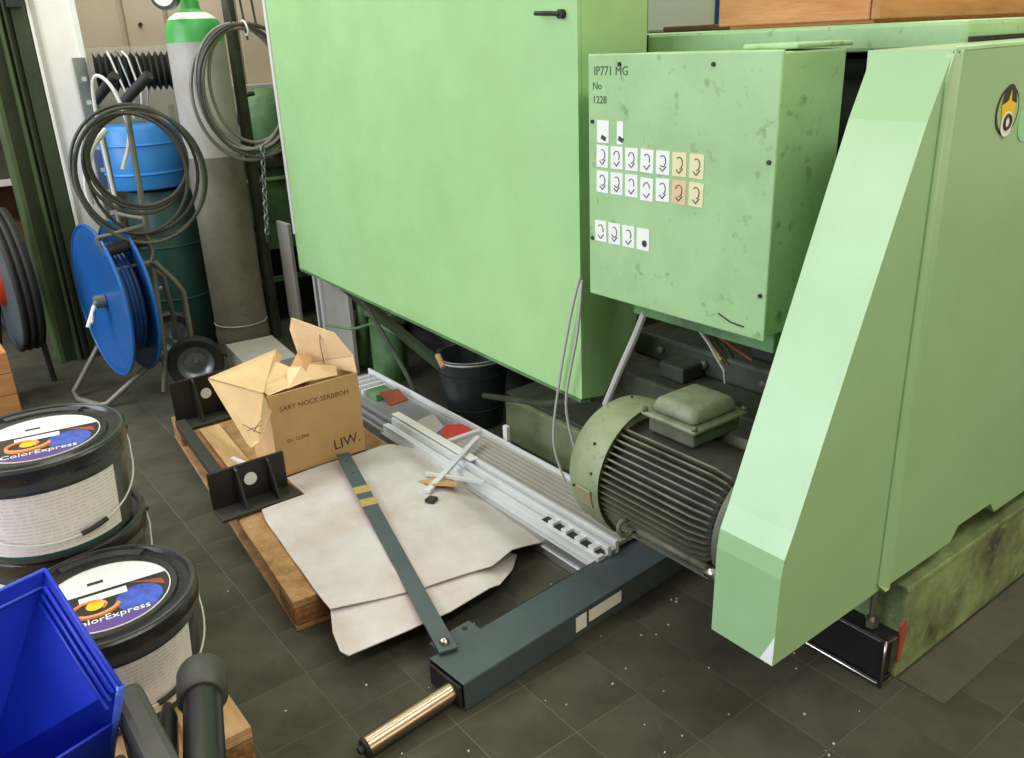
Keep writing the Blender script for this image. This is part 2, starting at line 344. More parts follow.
# side guard: wedge with vertical crease, then flat sheet
G0, G1 = .82, .975
prof = [(1.218, .318), (1.222, .52), (1.229, .56), (1.252, .61), (1.545, 1.335), (1.605, 1.455)]
g = MB()
g.prism([(x, G0, z) for x, z in prof]+[(1.605, G0, .325), (1.56, G0, .322)], (0, G1-G0, 0))
g.build('guard_nose', 'guard', mc)
g = MB()
g.prism([(1.585, G0-.004, .345), (1.585, G0-.004, 1.40), (1.60, G0-.004, 1.447), (1.612, G0-.014, 1.447), (1.618, G0-.014, .325), (1.602, G0-.014, .325)], (0, .015, 0))
g.prism([(1.615, G0-.012, .325), (1.615, G0-.012, 1.45), (1.64, G0, 1.455), (1.64, G0, .325)], (0, .008, 0))
g.build('guard_crease', 'guard', mc)
g = MB(); g.prism([(1.615, G0-.004, .325), (1.605, G0-.004, 1.455), (4.6, G0-.004, 1.468), (4.6, G0-.004, .325), (2.12, G0-.004, .325), (2.09, G0-.004, .36), (1.93, G0-.004, .36), (1.90, G0-.004, .325)], (0, .17, 0)); g.build('guard_sheet', 'guard', mc)
MB().tube([(1.61, G0+.002, 1.452), (2.5, G0+.002, 1.457), (4.6, G0+.002, 1.464)], .007, 8).build('guard_top_edge', 'cabpaint', mc)
# chipped white corner
MB().sheet([(1.2175, G0+.03, .320), (1.2175, G0, .320), (1.2187, G0, .39), (1.2182, G0+.012, .36)], -.0006).build('chipped_paint', 'stick', mc)
# emblem on guard
em = MB(); em.cyl((1.833, G0-.004, 1.333), (1.833, G0-.0055, 1.333), .046, n=40); e0 = em.build('emblem', 'ink', mc, 'round black emblem with yellow and white pictogram')
MB().cyl((1.833, G0-.0055, 1.333), (1.833, G0-.0060, 1.333), .041, n=40).build('emblem_ring', 'guard', e0)
MB().prism([(1.833+.030*math.cos(a), G0-.0060, 1.343+.040*math.sin(a)) for a in [PI*i/14 for i in range(15)]], (0, -.0006, 0)).build('emblem_cap', 'ink', e0)
MB().prism([(1.812, G0-.0066, 1.305), (1.854, G0-.0066, 1.305), (1.862, G0-.0066, 1.345), (1.84, G0-.0066, 1.352), (1.835, G0-.0066, 1.372), (1.828, G0-.0066, 1.352), (1.804, G0-.0066, 1.345)], (0, -.0006, 0)).build('emblem_figure', 'yellow', e0)
MB().cyl((1.833, G0-.0072, 1.308), (1.833, G0-.0078, 1.308), .024, n=24).build('emblem_disc', 'stick', e0)
MB().torus((1.833, G0-.008, 1.312), (0, 1, 0), .013, .0035, 20, 6).build('emblem_mark', 'ink', e0)
MB().cyl((1.925, G0-.004, 1.30), (1.925, G0-.0055, 1.30), .035, n=32).build('round_sticker', 'mint', mc)
# plinth base
B((1.73, .82, 0), (4.6, .98, .268), ch=.008).build('base_beam', 'olive', mc)
B((1.725, .815, .255), (4.6, .99, .272), ch=.003).build('base_top_edge', 'olive', mc)
MB().prism([(1.7285, .8185, .06), (1.7285, .8185, .16), (1.742, .8185, .175), (1.760, .8185, .14), (1.738, .8185, .05)], (0, .006, 0)).build('primer_patch', 'redbrown', mc)
B((1.735, .98, 0), (2.1, 1.3, .26)).build('base_inner', 'recess', mc)
f_ = MB(); f_.box((1.68, .83, 0), (1.735, 1.12, .015), ch=.003); f_.box((1.685, .835, .015), (1.73, 1.12, .125), ch=.004); f_.box((1.675, .825, .125), (1.735, 1.12, .14), ch=.003); f_.box((1.676, .824, 0), (1.686, .834, .145)); f_.build('levelling_foot', 'blackpaint', mc)
for zz in (.132, .010): MB().tube([(1.6765, 1.10, zz), (1.6765, .84, zz), (1.682, .826, zz), (1.72, .8235, zz)], .0028, 6).build('worn_edge', 'steel', mc)
MB().tube([(1.6765, .8255, .02), (1.6765, .8255, .14)], .003, 6).build('worn_edge', 'steel', mc)
MB().cyl((1.70, .88, .14), (1.70, .88, .27), .008, n=10).cyl((1.70, .88, .145), (1.70, .88, .165), .018, n=6).build('levelling_bolt', 'steel', mc)
# ---- electrical cabinet on the machine front
cb = thing('control_cabinet', 'light green sheet metal electrical box with rows of small white stickers', 'cabinet', (1.66, 1.42, .845))
B((1.553, 1.14, .85), (1.775, 1.71, 1.457), ch=.004).build('cabinet_body', 'cabpaint', cb)
B((1.545, 1.134, .845), (1.556, 1.714, 1.461), ch=.0035).build('cabinet_door', 'cabpaint', cb)
B((1.60, 1.14, 1.461), (1.80, 1.28, 1.472), ch=.004).build('top_plate', 'cabpaint', cb)
B((1.62, 1.16, .79), (1.86, 1.62, .845), ch=.004).build('lower_flange', 'midgreen', cb)
for (y, z) in ((1.60, 1.437), (1.31, 1.435), (1.15, 1.24), (1.697, 1.30), (1.70, 1.0), (1.15, .95)):
    MB().cyl((1.545, y, z), (1.541, y, z), .005, n=10).build('door_screw', 'recess', cb)
for y0_, z0_, y1_, z1_ in ((1.265, .884, 1.19, .868),):
    MB().tube([(1.5445, y0_, z0_), (1.5445, (y0_+y1_)/2, z0_-.013), (1.5445, y1_, z1_)], .0022, 6).build('scratch', 'ink', cb)
st = [(1.659, 1.277), (1.597, 1.277)]+[(1.661-.0523*i, 1.216) for i in range(7)]+[(1.661-.0525*i, 1.152-(.004 if i == 3 else 0)) for i in range(7)]+[(1.668-.0515*i, 1.023) for i in range(4)]
for i, (y, z) in enumerate(st):
    hy = .0215 if i != 1 else .011; hz = .0275
    mm = 'stickc' if i in (7, 8, 15) else 'stickp' if i == 14 else 'stick'
    a = random.uniform(-.03, .03)
    s0 = MB().box((1.5437, y-hy, z-hz), (1.5452, y+hy, z+hz), (a, 0, 0)).build('sticker', mm, cb)
    pr = MB(); X = 1.5432; a0 = random.uniform(0, 1.2)
    if i in (0, 1): pr.box((X, y-.012, z-.021), (X+.0004, y+.006, z-.010), (.4, 0, 0))
    elif i == 19: pr.cyl((X, y-.006, z-.010), (X+.0004, y-.006, z-.010), .009, n=10)
    else:
        pr.tube([(X+.0002, y+.010*math.cos(a0+t*.42), z+.004+.013*math.sin(a0+t*.42)) for t in range(random.choice([8, 10, 12]))], .0013, 4)
        pr.tube([(X+.0002, y+.009, z-.012), (X+.0002, y, z-.020), (X+.0002, y-.011, z-.008)], .0016, 4)
    pr.build('print', 'ink', s0)
text('handwriting', 'IP771 MG', .030, (1.5446, 1.692, 1.412), (0, -1, 0), (0, 0, 1), 'inkg', cb)
text('handwriting', 'No', .026, (1.5446, 1.697, 1.378), (0, -1, 0), (0, 0, 1), 'inkg', cb)
text('handwriting', '1228', .026, (1.5446, 1.697, 1.345), (0, -1, 0), (0, 0, 1), 'inkg', cb)

# ---- electric motor
mo = thing('electric_motor', 'grey green finned electric motor with rounded fan cowl in front of the machine', 'motor', (1.445, 1.3, .28))
ax = V(0, 1, 0); c = V(1.445, 1.1, .457)
m_ = MB(); m_.lathe([(.002, -.07), (.09, -.07), (.125, -.06), (.142, -.04), (.142, .30), (.002, .30)], c, ax, 48); m_.build('motor_core', 'motordark', mo)
nf = 60
for i in range(nf):
    a = 2*PI*i/nf
    if abs((a-PI/2)) < .42: continue
    d = V(math.cos(a), 0, math.sin(a)); tt = V(-math.sin(a), 0, math.cos(a))*.0022
    p0 = c+V(0, -.05, 0); f_ = MB()
    prof = [p0+d*.138, p0+d*.155+V(0, .012, 0), p0+d*.167+V(0, .05, 0), p0+d*.167+V(0, .355, 0), p0+d*.138+V(0, .355, 0)]
    f_.prism([p-tt for p in prof], tt*2)
    f_.build('cooling_fin', 'motor', mo)
m_ = MB(); m_.lathe([(.03, -.115), (.10, -.11), (.140, -.095), (.152, -.07), (.152, -.052), (.11, -.05)], c, ax, 48); m_.build('end_shield', 'motor', mo)
m_ = MB(); m_.lathe([(.176, .30), (.177, .285), (.180, .30), (.178, .345), (.172, .39), (.155, .415), (.12, .43), (.002, .435)], c, ax, 56); m_.lathe([(.176, .30), (.14, .302)], c, ax, 56); m_.build('fan_cowl', 'cowl', mo)
MB().cyl(c+V(0, -.14, 0), c, .03, n=20).build('shaft', 'steel', mo)
def ring(a, y):
    p = c+V(math.cos(a)*.176, y, math.sin(a)*.176)
    return MB().torus(p, (.25, 1, -.3), .019, .0065, 20, 8)
ring(PI+.38, .20).build('lifting_eye', 'motor', mo)
a = PI+.36; d = V(math.cos(a), 0, math.sin(a))
MB().tube([c+d*.165+V(0, -.06, 0), c+d*.167+V(0, .16, 0)], .010, 8).build('mounting_rail', 'motor', mo)
MB().cyl(c+d*.17+V(0, -.08, 0), c+d*.17+V(0, -.05, 0), .014, n=6).build('rail_bolt', 'steel', mo)
B((1.46, 1.14, .272), (1.779, 1.34, .292)).build('motor_bracket', 'bed', mo)
j = MB(); j.box((1.40, 1.20, .600), (1.565, 1.345, .640), ch=.006); j.build('junction_box', 'motor', mo)
j = MB(); j.box((1.388, 1.187, .640), (1.580, 1.360, .651), ch=.005); j.build('box_rim', 'jbox', mo)
bm = bmesh.new(); bmesh.ops.create_cube(bm, size=1)
for v in bm.verts:
    k = .80 if v.co.z > 0 else .92
    v.co = V(1.484+v.co.x*.180*k, 1.274+v.co.y*.160*k, .670+v.co.z*.040)
bmesh.ops.bevel(bm, geom=list(bm.edges), offset=.018, segments=4, profile=.5, affect='EDGES'); bm.verts.index_update()
MB().add([v.co.copy() for v in bm.verts], [[v.index for v in f.verts] for f in bm.faces], True).build('box_lid', 'jbox', mo); bm.free()
for x, y in ((1.396, 1.195), (1.396, 1.352), (1.572, 1.195), (1.572, 1.352)): MB().cyl((x, y, .649), (x, y, .660), .007, n=8).build('lid_screw', 'motor', mo)
MB().box((1.2635, 1.405, .405), (1.268, 1.455, .455), (0, -.22, 0)).build('name_plate', 'plate2', mo)
for q in ((.9, .36), (1.9, .33), (2.6, .37), (2.3, .31)):
    p = c+V(math.cos(q[0]+.6)*.179, q[1], math.sin(q[0]+.6)*.179); MB().cyl(p, p+(p-c-V(0, q[1], 0)).normalized()*.003, .004, n=8).build('cowl_screw', 'recess', mo)

# cables by the cabinet
def cable(name, label, pts, r, m, cat='cable', n=8):
    P = [Vector(p) for p in pts]; Q = []
    for i in range(len(P)-1):
        p0 = P[max(i-1, 0)]; p1 = P[i]; p2 = P[i+1]; p3 = P[min(i+2, len(P)-1)]
        for k in range(6):
            t = k/6; Q.append(.5*((2*p1)+(p2-p0)*t+(2*p0-5*p1+4*p2-p3)*t*t+(3*p1-p0-3*p2+p3)*t**3))
    Q.append(P[-1]); o = MB().tube(Q, r, n).build(name, m)
    return tag(o, label, cat) if label else o
cable('cable', 'thin light grey cable, left one of the pair hanging beside the fan cowl', [(1.585, 1.80, .865), (1.575, 1.83, .75), (1.58, 1.90, .50), (1.58, 1.93, .30), (1.60, 1.90, .16)], .0042, 'cablelt')
cable('cable', 'thin light grey cable, right one of the pair hanging beside the fan cowl', [(1.58, 1.785, .86), (1.572, 1.80, .70), (1.575, 1.86, .46), (1.60, 1.85, .28), (1.61, 1.88, .16)], .0042, 'cablelt')
cable('conduit', 'thick pale grey conduit from under the sticker cabinet down behind the fan cowl', [(1.64, 1.575, .85), (1.62, 1.60, .75), (1.60, 1.655, .61), (1.59, 1.70, .50)], .010, 'cablelt', 'cable')
wr = thing('wire_bundle', 'tangle of thin brown, yellow and grey wires under the control cabinet', 'wires', (1.72, 1.5, .7))
for k in range(7):
    rnd = random.Random(k); pts = [(1.68+rnd.uniform(-.02, .03), 1.50+rnd.uniform(-.05, .03), .85)]
    for q in range(4): pts.append((pts[-1][0]+rnd.uniform(0, .05), pts[-1][1]+rnd.uniform(-.07, .03), pts[-1][2]-rnd.uniform(.02, .07)))
    MB().tube(pts, .004, 6).build('wire', ['rust', 'tape', 'cable', 'cablelt', 'redbrown', 'cable', 'cable'][k], wr)

# ---------------------------------------------------------------- things on top of the machine
cr = thing('wooden_crate', 'orange brown wooden crate on top of the green machine', 'crate', (2.2, 1.4, 1.505))
for z in (1.512, 1.66):
    B((2.0, 1.235, z), (2.022, 1.685, z+.14), ch=.003).build('board', 'woodx', cr)
    B((2.0, 1.21, z), (3.3, 1.232, z+.14), ch=.003).build('board', 'woodxr', cr)
B((2.03, 1.24, 1.504), (3.3, 1.67, 1.52)).build('crate_floor', 'woodx', cr)
gb = thing('grey_case', 'light grey plastic case behind the crate on the machine top', 'case', (2.6, 2.15, 1.515))
B((2.35, 1.85, 1.504), (2.75, 2.3, 1.75), ch=.01).build('case_body', 'offwhite', gb)
B((2.34, 1.98, 1.51), (2.351, 1.99, 1.75)).build('case_groove', 'bluedk', gb)
B((2.05, 1.72, 1.504), (2.36, 1.95, 1.520), ch=.004, rot=(0, 0, .15)).build('case_lip', 'rust', gb)

# ---------------------------------------------------------------- slate bar with roller
br = thing('slate_square_bar', 'slate grey square steel bar lying on floor under the motor', 'steel bar', (.86, 1.41, 0))
R5 = math.radians(4.6)
def bl(x, y, z): return V(.86+x*math.cos(R5)-y*math.sin(R5), 1.41+x*math.sin(R5)+y*math.cos(R5), z)
def blbox(x0, y0, z0, x1, y1, z1, ch=.0):
    m = B((x0, y0, z0), (x1, y1, z1), ch); m.v = [bl(p.x, p.y, p.z) for p in m.v]; return m
H_ = .078
sb = MB()
for (a0, b0, c0, d0, e0_, f0) in ((0, 0, 0, .84, .005, H_), (0, .135, 0, .84, .14, H_), (0, .0, H_-.005, .84, .14, H_), (0, 0, 0, .84, .14, .005)):
    k = blbox(a0, b0, c0, d0, e0_, f0, .0015); sb.add(k.v, k.f)
sb.build('bar_tube', 'slate', br)
tb = blbox(.035, .13, H_-.008, .165, .185, H_+.001, .002); tb.build('mounting_tab', 'slate', br)
MB().cyl(bl(.135, .165, H_+.001), bl(.135, .165, H_+.002), .008, n=16).build('tab_hole', 'recess', br)
blbox(.38, -.0015, .022, .42, .0, .068).build('sticker', 'stick', br); blbox(.43, -.0015, .030, .56, .0, .066).build('sticker', 'stick', br)
blbox(-.008, .01, .01, .0, .13, H_-.01, .002).build('bar_end_plate', 'recess', br)
ro = thing('roller_shaft', 'shiny bare steel roller sticking out of the slate bar end', 'roller', (.72, 1.44, 0))
ra = bl(-.005, .045, .036); rb_ = V(.606, 1.436, .030)
MB().cyl(ra, rb_, .0245, n=32).build('roller_tube', 'roller', ro)
MB().cyl(rb_, rb_+(rb_-ra).normalized()*.008, .0245, .020, 24).build('roller_cap', 'recess', ro)
MB().cyl(rb_, rb_+(rb_-ra).normalized()*.020, .009, n=12).build('roller_pin', 'recess', ro)
# flat strip with yellow tape
fs = thing('flat_steel_strip', 'long flat slate grey steel strip with two bands of yellow tape over the white sheet', 'steel strip', (1.0, 2.0, .08))
A0 = V(.895, 1.53, .086); A1 = V(1.165, 2.64, .150); dr = (A1-A0).normalized(); sd = V(0, 0, 1).cross(dr).normalized(); un = dr.cross(sd)
un = un if un.z > 0 else -un
def sbox(t0, t1, w_, h0, h1):
    k = MB(); vs = []
    for h in (h0, h1):
        for t, s2 in ((t0, -1), (t1, -1), (t1, 1), (t0, 1)): vs.append(A0+dr*t+sd*w_*s2+un*h)
    return k.add(vs, [(0, 3, 2, 1), (4, 5, 6, 7), (0, 1, 5, 4), (1, 2, 6, 5), (2, 3, 7, 6), (3, 0, 4, 7)])
Ls = (A1-A0).length
if un.z < 0: un = -un
Ls -= .035
sbox(0, Ls, .024, -.004, .004).build('strip_bar', 'slate', fs)
for t in (.66, .735): sbox(Ls*t, Ls*t+.045, .0255, -.005, .0055).build('tape_band', 'tape', fs)
p = A0+dr*.03; MB().lathe([(.0135, 0), (.0135, .006), (.009, .012), (.001, .014)], p+un*.004, un, 16).build('bolt_head', 'steel', fs)
p = A0+dr*(Ls-.15); MB().cyl(p+un*.004, p+un*.0046, .004, n=10).build('bolt_hole', 'recess', fs)
p = A0+dr*(Ls-.06); MB().cyl(p+un*.004, p+un*.0046, .004, n=10).build('bolt_hole', 'recess', fs)

# ---------------------------------------------------------------- pallet, sheets, brackets
def pallet(loc, rz, L, W, label, nb=5, zs=1, wood='wood'):
    t = thing('wooden_pallet', label, 'pallet', (0, 0, 0))
    for i in range(3):
        x = (0, W/2-.05, W-.1)[i]
        B((x, 0, 0), (x+.1, L, .018), ch=.002).build('skid', wood, t)
        for jj in range(3):
            y = (0, L/2-.07, L-.14)[jj]
            B((x, y, .018), (x+.1, y+.14, .090), ch=.008).build('block', 'chip', t)
    for jj in range(3):
        y = (0, L/2-.07, L-.14)[jj]
        B((0, y, .090), (W, y+.14, .105), ch=.003).build('cross_board', wood, t)
    for i in range(nb):
        x = i*(W-.12)/(nb-1)
        B((x, 0, .105), (x+.12, L, .122), ch=.003).build('deck_board', wood, t)
    t.location = loc; t.rotation_euler = (0, 0, rz); t.scale = (1, 1, zs)
    return t
pallet((.672, 1.965, 0), -.095, 1.56, .62, 'wooden pallet under the white sheet and the cardboard box', zs=.79, wood='woodr')
pallet((-.40, 1.555, 0), .01, 1.35, .80, 'wooden pallet under the paint buckets')
# dirty white sheets
def gridsheet(name, poly, zf, th, m, label):
    """triangulated sheet following zf(x, y)"""
    bm = bmesh.new(); vs = [bm.verts.new((x, y, 0)) for x, y in poly]; bm.faces.new(vs)
    xs = [p[0] for p in poly]; ys = [p[1] for p in poly]
    for k in range(1, 26):
        x = min(xs)+(max(xs)-min(xs))*k/26
        bmesh.ops.bisect_plane(bm, geom=bm.verts[:]+bm.edges[:]+bm.faces[:], plane_co=(x, 0, 0), plane_no=(1, 0, 0))
    for k in range(1, 30):
        y = min(ys)+(max(ys)-min(ys))*k/30
        bmesh.ops.bisect_plane(bm, geom=bm.verts[:]+bm.edges[:]+bm.faces[:], plane_co=(0, y, 0), plane_no=(0, 1, 0))
    for v in bm.verts: v.co.z = zf(v.co.x, v.co.y)
    r = bmesh.ops.solidify(bm, geom=bm.faces[:], thickness=th)
    bm.verts.index_update()
    o = MB().add([v.co.copy() for v in bm.verts], [[v.index for v in f.verts] for f in bm.faces], True).build(name, m)
    bm.free(); tag(o, label, 'sheet'); return o
def z1(x, y):
    z = .1055+.002*math.sin(x*19+y*7)+.002*math.sin(y*31)
    if y < 1.90: z -= (1.90-y)*.10
    xe = 1.30+.095*(y-1.9)
    if x > xe: z -= (x-xe)*.45
    return max(z, .012)
gridsheet('white_sheet', [(.785, 2.42), (.735, 1.90), (.735, 1.86), (.98, 1.795), (1.20, 1.76), (1.33, 1.80), (1.44, 1.83), (1.46, 2.30), (1.455, 2.62), (1.33, 2.655), (.96, 2.655), (.955, 2.50), (.80, 2.49)], z1, .003, 'paper', 'dirty white paper sheet spread over the pallet below the grey strip')
def z2(x, y): return .0975-max(0, (1.90-y))*.12-max(0, x-1.15)*.30
gridsheet('white_sheet', [(.735, 1.86), (.705, 1.79), (.690, 1.72), (.70, 1.695), (.86, 1.685), (1.0, 1.68), (1.18, 1.70), (1.27, 1.76), (1.34, 1.83), (1.2, 1.95), (.78, 1.97)], z2, .003, 'paper', 'smaller white sheet with rounded corner poking out beneath the large dirty one')
# torn bits on the sheet
tag(MB().sheet([(1.29, 2.32, .108), (1.41, 2.30, .100), (1.37, 2.19, .110), (1.30, 2.22, .128)], .002).build('torn_cardboard', 'card'), 'small torn triangle of brown cardboard on the white sheet', 'scrap')
tag(MB().box((1.235, 2.155, .107), (1.27, 2.185, .118), (0, .1, .5)).build('paper_scrap', 'ink'), 'small black scrap at the tip of the white crossbar', 'scrap')
# steel brackets
def bracket(y, x0, x1, h, label, capcol):
    t = thing('steel_bracket', label, 'bracket', ((x0+x1)/2, y, .098))
    B((x0, y-.085, .100), (x1, y+.03, .112), ch=.002).build('base_plate', 'greysteel', t)
    B((x0, y, .112), (x1-.01, y+.012, .112+h), ch=.002).build('upright_plate', 'blackpaint', t)
    for x in (x0+.085, x1-.075):
        MB().prism([(x, y-.075, .112), (x, y, .112), (x, y, .112+h-.003), (x, y-.018, .112+h-.01)], (.008, 0, 0)).build('gusset', 'blackpaint', t)
    for x in (x0+.045, x1-.035): MB().cyl((x, y-.045, .112), (x, y-.045, .1127), .009, n=14).build('bolt_hole', 'recess', t)
    MB().cyl((.5*(x0+x1), y-.001, .112+h*.55), (.5*(x0+x1), y-.004, .112+h*.55), .022, n=24).build('white_cap', capcol, t)
    return t
bracket(2.585, .675, .945, .130, 'black steel bracket with round white cap and two gussets, nearest on the pallet', 'stick')
bracket(3.40, .81, 1.08, .17, 'black steel bracket standing at far left pallet corner behind the box flap', 'stick')
tag(B((.765, 2.625, .100), (.805, 3.36, .138), ch=.003, rot=(0, 0, -.08)).build('steel_rail', 'greysteel'), 'dark grey steel rail running between the two black brackets', 'rail')
tag(B((.835, 2.66, .098), (.915, 3.28, .110), ch=.002, rot=(0, 0, -.08)).build('wood_slat', 'wood'), 'pale wooden slat lying beside the dark steel rail', 'slat')
tag(B((.885, 2.66, .111), (.901, 2.92, .121), rot=(0, 0, .25)).build('white_strip', 'aluwhite'), 'short white strip lying under the hanging box flap', 'strip')
# ---------------------------------------------------------------- cardboard box
cx = thing('cardboard_box', 'open brown cardboard box with torn flaps on the pallet', 'box', (1.07, 2.7, .14))
x0, x1, y0, y1, z0, z1_ = .91, 1.25, 2.595, 2.81, .14, .447
k = MB(); k.box((x0, y0, z0), (x1, y0+.005, z1_)); k.build('box_wall', 'card', cx)
B((x0, y1-.005, z0), (x1, y1, z1_)).build('box_wall', 'card', cx)
B((x0, y0+.005, z0), (x0+.005, y1-.005, z1_)).build('box_wall', 'card', cx)
B((x1-.005, y0+.005, z0), (x1, y1-.005, z1_)).build('box_wall', 'card', cx)
B((x0, y0, z0-.004), (x1, y1, z0)).build('box_bottom', 'carddk', cx)
MB().sheet([(1.25, 2.595, .447), (1.245, 2.60, .515), (1.20, 2.63, .60), (1.095, 2.745, .655), (1.10, 2.79, .60), (1.13, 2.80, .46), (1.22, 2.70, .45)], .003).build('box_flap', 'cardin', cx)
MB().tube([(1.165, 2.672, .625), (1.160, 2.68, .56), (1.175, 2.70, .47)], .0015, 5).build('flap_crease', 'carddk', cx)
MB().sheet([(.755, 2.69, .530), (.90, 2.60, .462), (.925, 2.60, .40), (.83, 2.515, .335), (.80, 2.51, .325), (.795, 2.53, .34)], .003).build('box_flap', 'cardin', cx)
MB().sheet([(.757, 2.69, .533), (1.04, 2.80, .535), (1.06, 2.80, .50), (.98, 2.70, .475), (.90, 2.60, .465)], .003).build('box_flap', 'cardin', cx)
MB().sheet([(.915, 2.60, .45), (.90, 2.64, .48), (1.02, 2.76, .505), (1.07, 2.70, .475), (1.02, 2.62, .455)], .003).build('torn_flap', 'cardin', cx)
MB().sheet([(1.02, 2.68, .475), (1.10, 2.75, .52), (1.14, 2.72, .50), (1.08, 2.64, .465)], .003).build('torn_flap', 'card', cx)
MB().sheet([(1.05, 2.62, .455), (1.10, 2.66, .50), (1.20, 2.66, .47), (1.18, 2.61, .452)], .003).build('torn_flap', 'cardin', cx)
MB().sheet([(.99, 2.61, .452), (1.03, 2.70, .498), (1.07, 2.66, .50), (1.09, 2.62, .46)], .002).build('torn_flap', 'cardin', cx)
def crumple(name, x, y, z, r, m, par, seed, zs=.5):
    rn = random.Random(seed); bm = bmesh.new(); bmesh.ops.create_icosphere(bm, subdivisions=2, radius=r)
    for v in bm.verts:
        v.co *= rn.uniform(.7, 1.25); v.co.z *= zs; v.co += V(x, y, z)
    bm.verts.index_update(); o = MB().add([v.co.copy() for v in bm.verts], [[v.index for v in f.verts] for f in bm.faces]).build(name, m, par); bm.free(); return o
crumple('packing_paper', 1.0, 2.70, .42, .075, 'cardin', cx, 1); crumple('packing_paper', 1.12, 2.69, .43, .07, 'card', cx, 2); crumple('packing_paper', 1.06, 2.72, .45, .05, 'cardin', cx, 3)
text('print', 'SARY NOCK SERBBOH', .026, (.945, 2.5945, .383), (1, 0, -.02), (0, 0, 1), 'inkbrown', cx, spacing=1.0)
text('print', 'SU- CLERB', .018, (.955, 2.5945, .262), (1, 0, 0), (0, 0, 1), 'inkbrown', cx)
text('handwriting', 'LIW.', .055, (1.125, 2.5945, .178), (1, 0, .05), (.05, 0, 1), 'ink', cx)
for i, (a_, b_) in enumerate((((.80, 2.555, .40), (.85, 2.545, .355)), ((.81, 2.55, .375), (.855, 2.54, .385)), ((.83, 2.55, .365), (.86, 2.545, .40)))):
    MB().tube([V(*a_)+V(-.004, -.012, 0), V(*b_)+V(-.004, -.012, 0)], .0013, 5).build('pen_mark', 'inkbrown', cx)

cx.location = cx.location+V(.028, .071, -.034)
# ---------------------------------------------------------------- aluminium profiles
al = thing('aluminium_guide_rail', 'long white and grey aluminium guide rail with red warning sticker beside the machine', 'guide rail', (1.56, 2.4, 0))
B((1.535, 1.60, .085), (1.695, 2.52, .098), ch=.001).build('cover_plate', 'plate', al)
B((1.52, 2.535, .080), (1.685, 3.42, .090), ch=.001).build('rear_plate', 'alu', al)
for k in range(7): B((1.545+.021*k, 1.60, .098), (1.548+.021*k, 2.50, .0995)).build('plate_rib', 'alu', al)
B((1.695, 1.60, .075), (1.705, 3.42, .112), ch=.002).build('edge_rail', 'aluwhite', al)
B((1.53, 2.505, .09), (1.70, 2.525, .112), ch=.002).build('cross_rail', 'aluwhite', al)
for (xa, xb, za, zb, mm) in ((1.522, 1.536, .06, .118, 'aluwhite'), (1.506, 1.522, .05, .095, 'alu'), (1.492, 1.506, .05, .110, 'aluwhite'), (1.478, 1.492, .04, .085, 'alu'), (1.452, 1.478, .04, .092, 'aluwhite'), (1.435, 1.452, .03, .062, 'alu')):
    B((xa, 1.585, za), (xb, 2.85, zb), ch=.0015).build('profile_rail', mm, al)
B((1.428, 1.60, .0), (1.70, 3.42, .03), ch=.002).build('profile_base', 'alu', al)
B((1.465, 1.60, .092), (1.50, 1.86, .094)).build('slot_recess', 'recess', al)
for k in range(4): B((1.462, 1.615+.062*k, .090), (1.506, 1.640+.062*k, .105), ch=.002).build('slot_tooth', 'aluwhite', al)
B((1.50, 2.30, .117), (1.535, 2.86, .121), ch=.001).build('white_cover_strip', 'stick', al)
for k, (xa, xb, za) in enumerate(((1.44, 1.455, .07), (1.465, 1.48, .085), (1.495, 1.52, .095))): B((xa, 2.85, .04), (xb, 3.42, za), ch=.0015).build('profile_rail', 'alu', al)
MB().prism([(1.55, 2.53, .0995), (1.68, 2.53, .0995), (1.685, 2.62, .0995), (1.63, 2.66, .0995), (1.57, 2.60, .0995)], (0, 0, -.008)).build('warning_sticker', 'red', al)
MB().prism([(1.55, 2.62, .0945), (1.62, 2.66, .0945), (1.66, 2.80, .0945), (1.56, 2.78, .0945)], (0, 0, -.003)).build('worn_sticker', 'plate', al)
MB().prism([(1.57, 3.0, .09), (1.66, 3.0, .09), (1.66, 3.08, .115), (1.57, 3.08, .125)], (0, 0, .006)).build('rust_block', 'redbrown', al)
B((1.55, 3.08, .09), (1.64, 3.17, .12), ch=.004).build('green_block', 'midgreen', al)
for k in range(4): B((1.55, 3.20+.05*k, .09), (1.67, 3.215+.05*k, .105), ch=.001).build('rung', 'aluwhite', al)
tag(MB().prism([(1.625, 2.415, .128), (1.615, 2.43, .128), (1.262, 2.23, .110), (1.272, 2.21, .110)], (0, 0, .010)).build('white_crossbar', 'aluwhite'), 'slim white crossbar lying diagonally across rail and sheet', 'crossbar')
wb = tag(MB().prism([(1.33, 2.325, .112), (1.335, 2.34, .112), (1.455, 2.15, .112), (1.443, 2.14, .112)], (0, 0, .010)).build('white_bar', 'aluwhite'), 'short white bar with black end beside the torn cardboard triangle', 'bar')
B((1.715, 2.37, 0), (1.73, 2.395, .16)).build('white_tab', 'stick'); tag(bpy.data.objects['white_tab'], 'small upright white tab between rail and zinc bucket', 'tab')
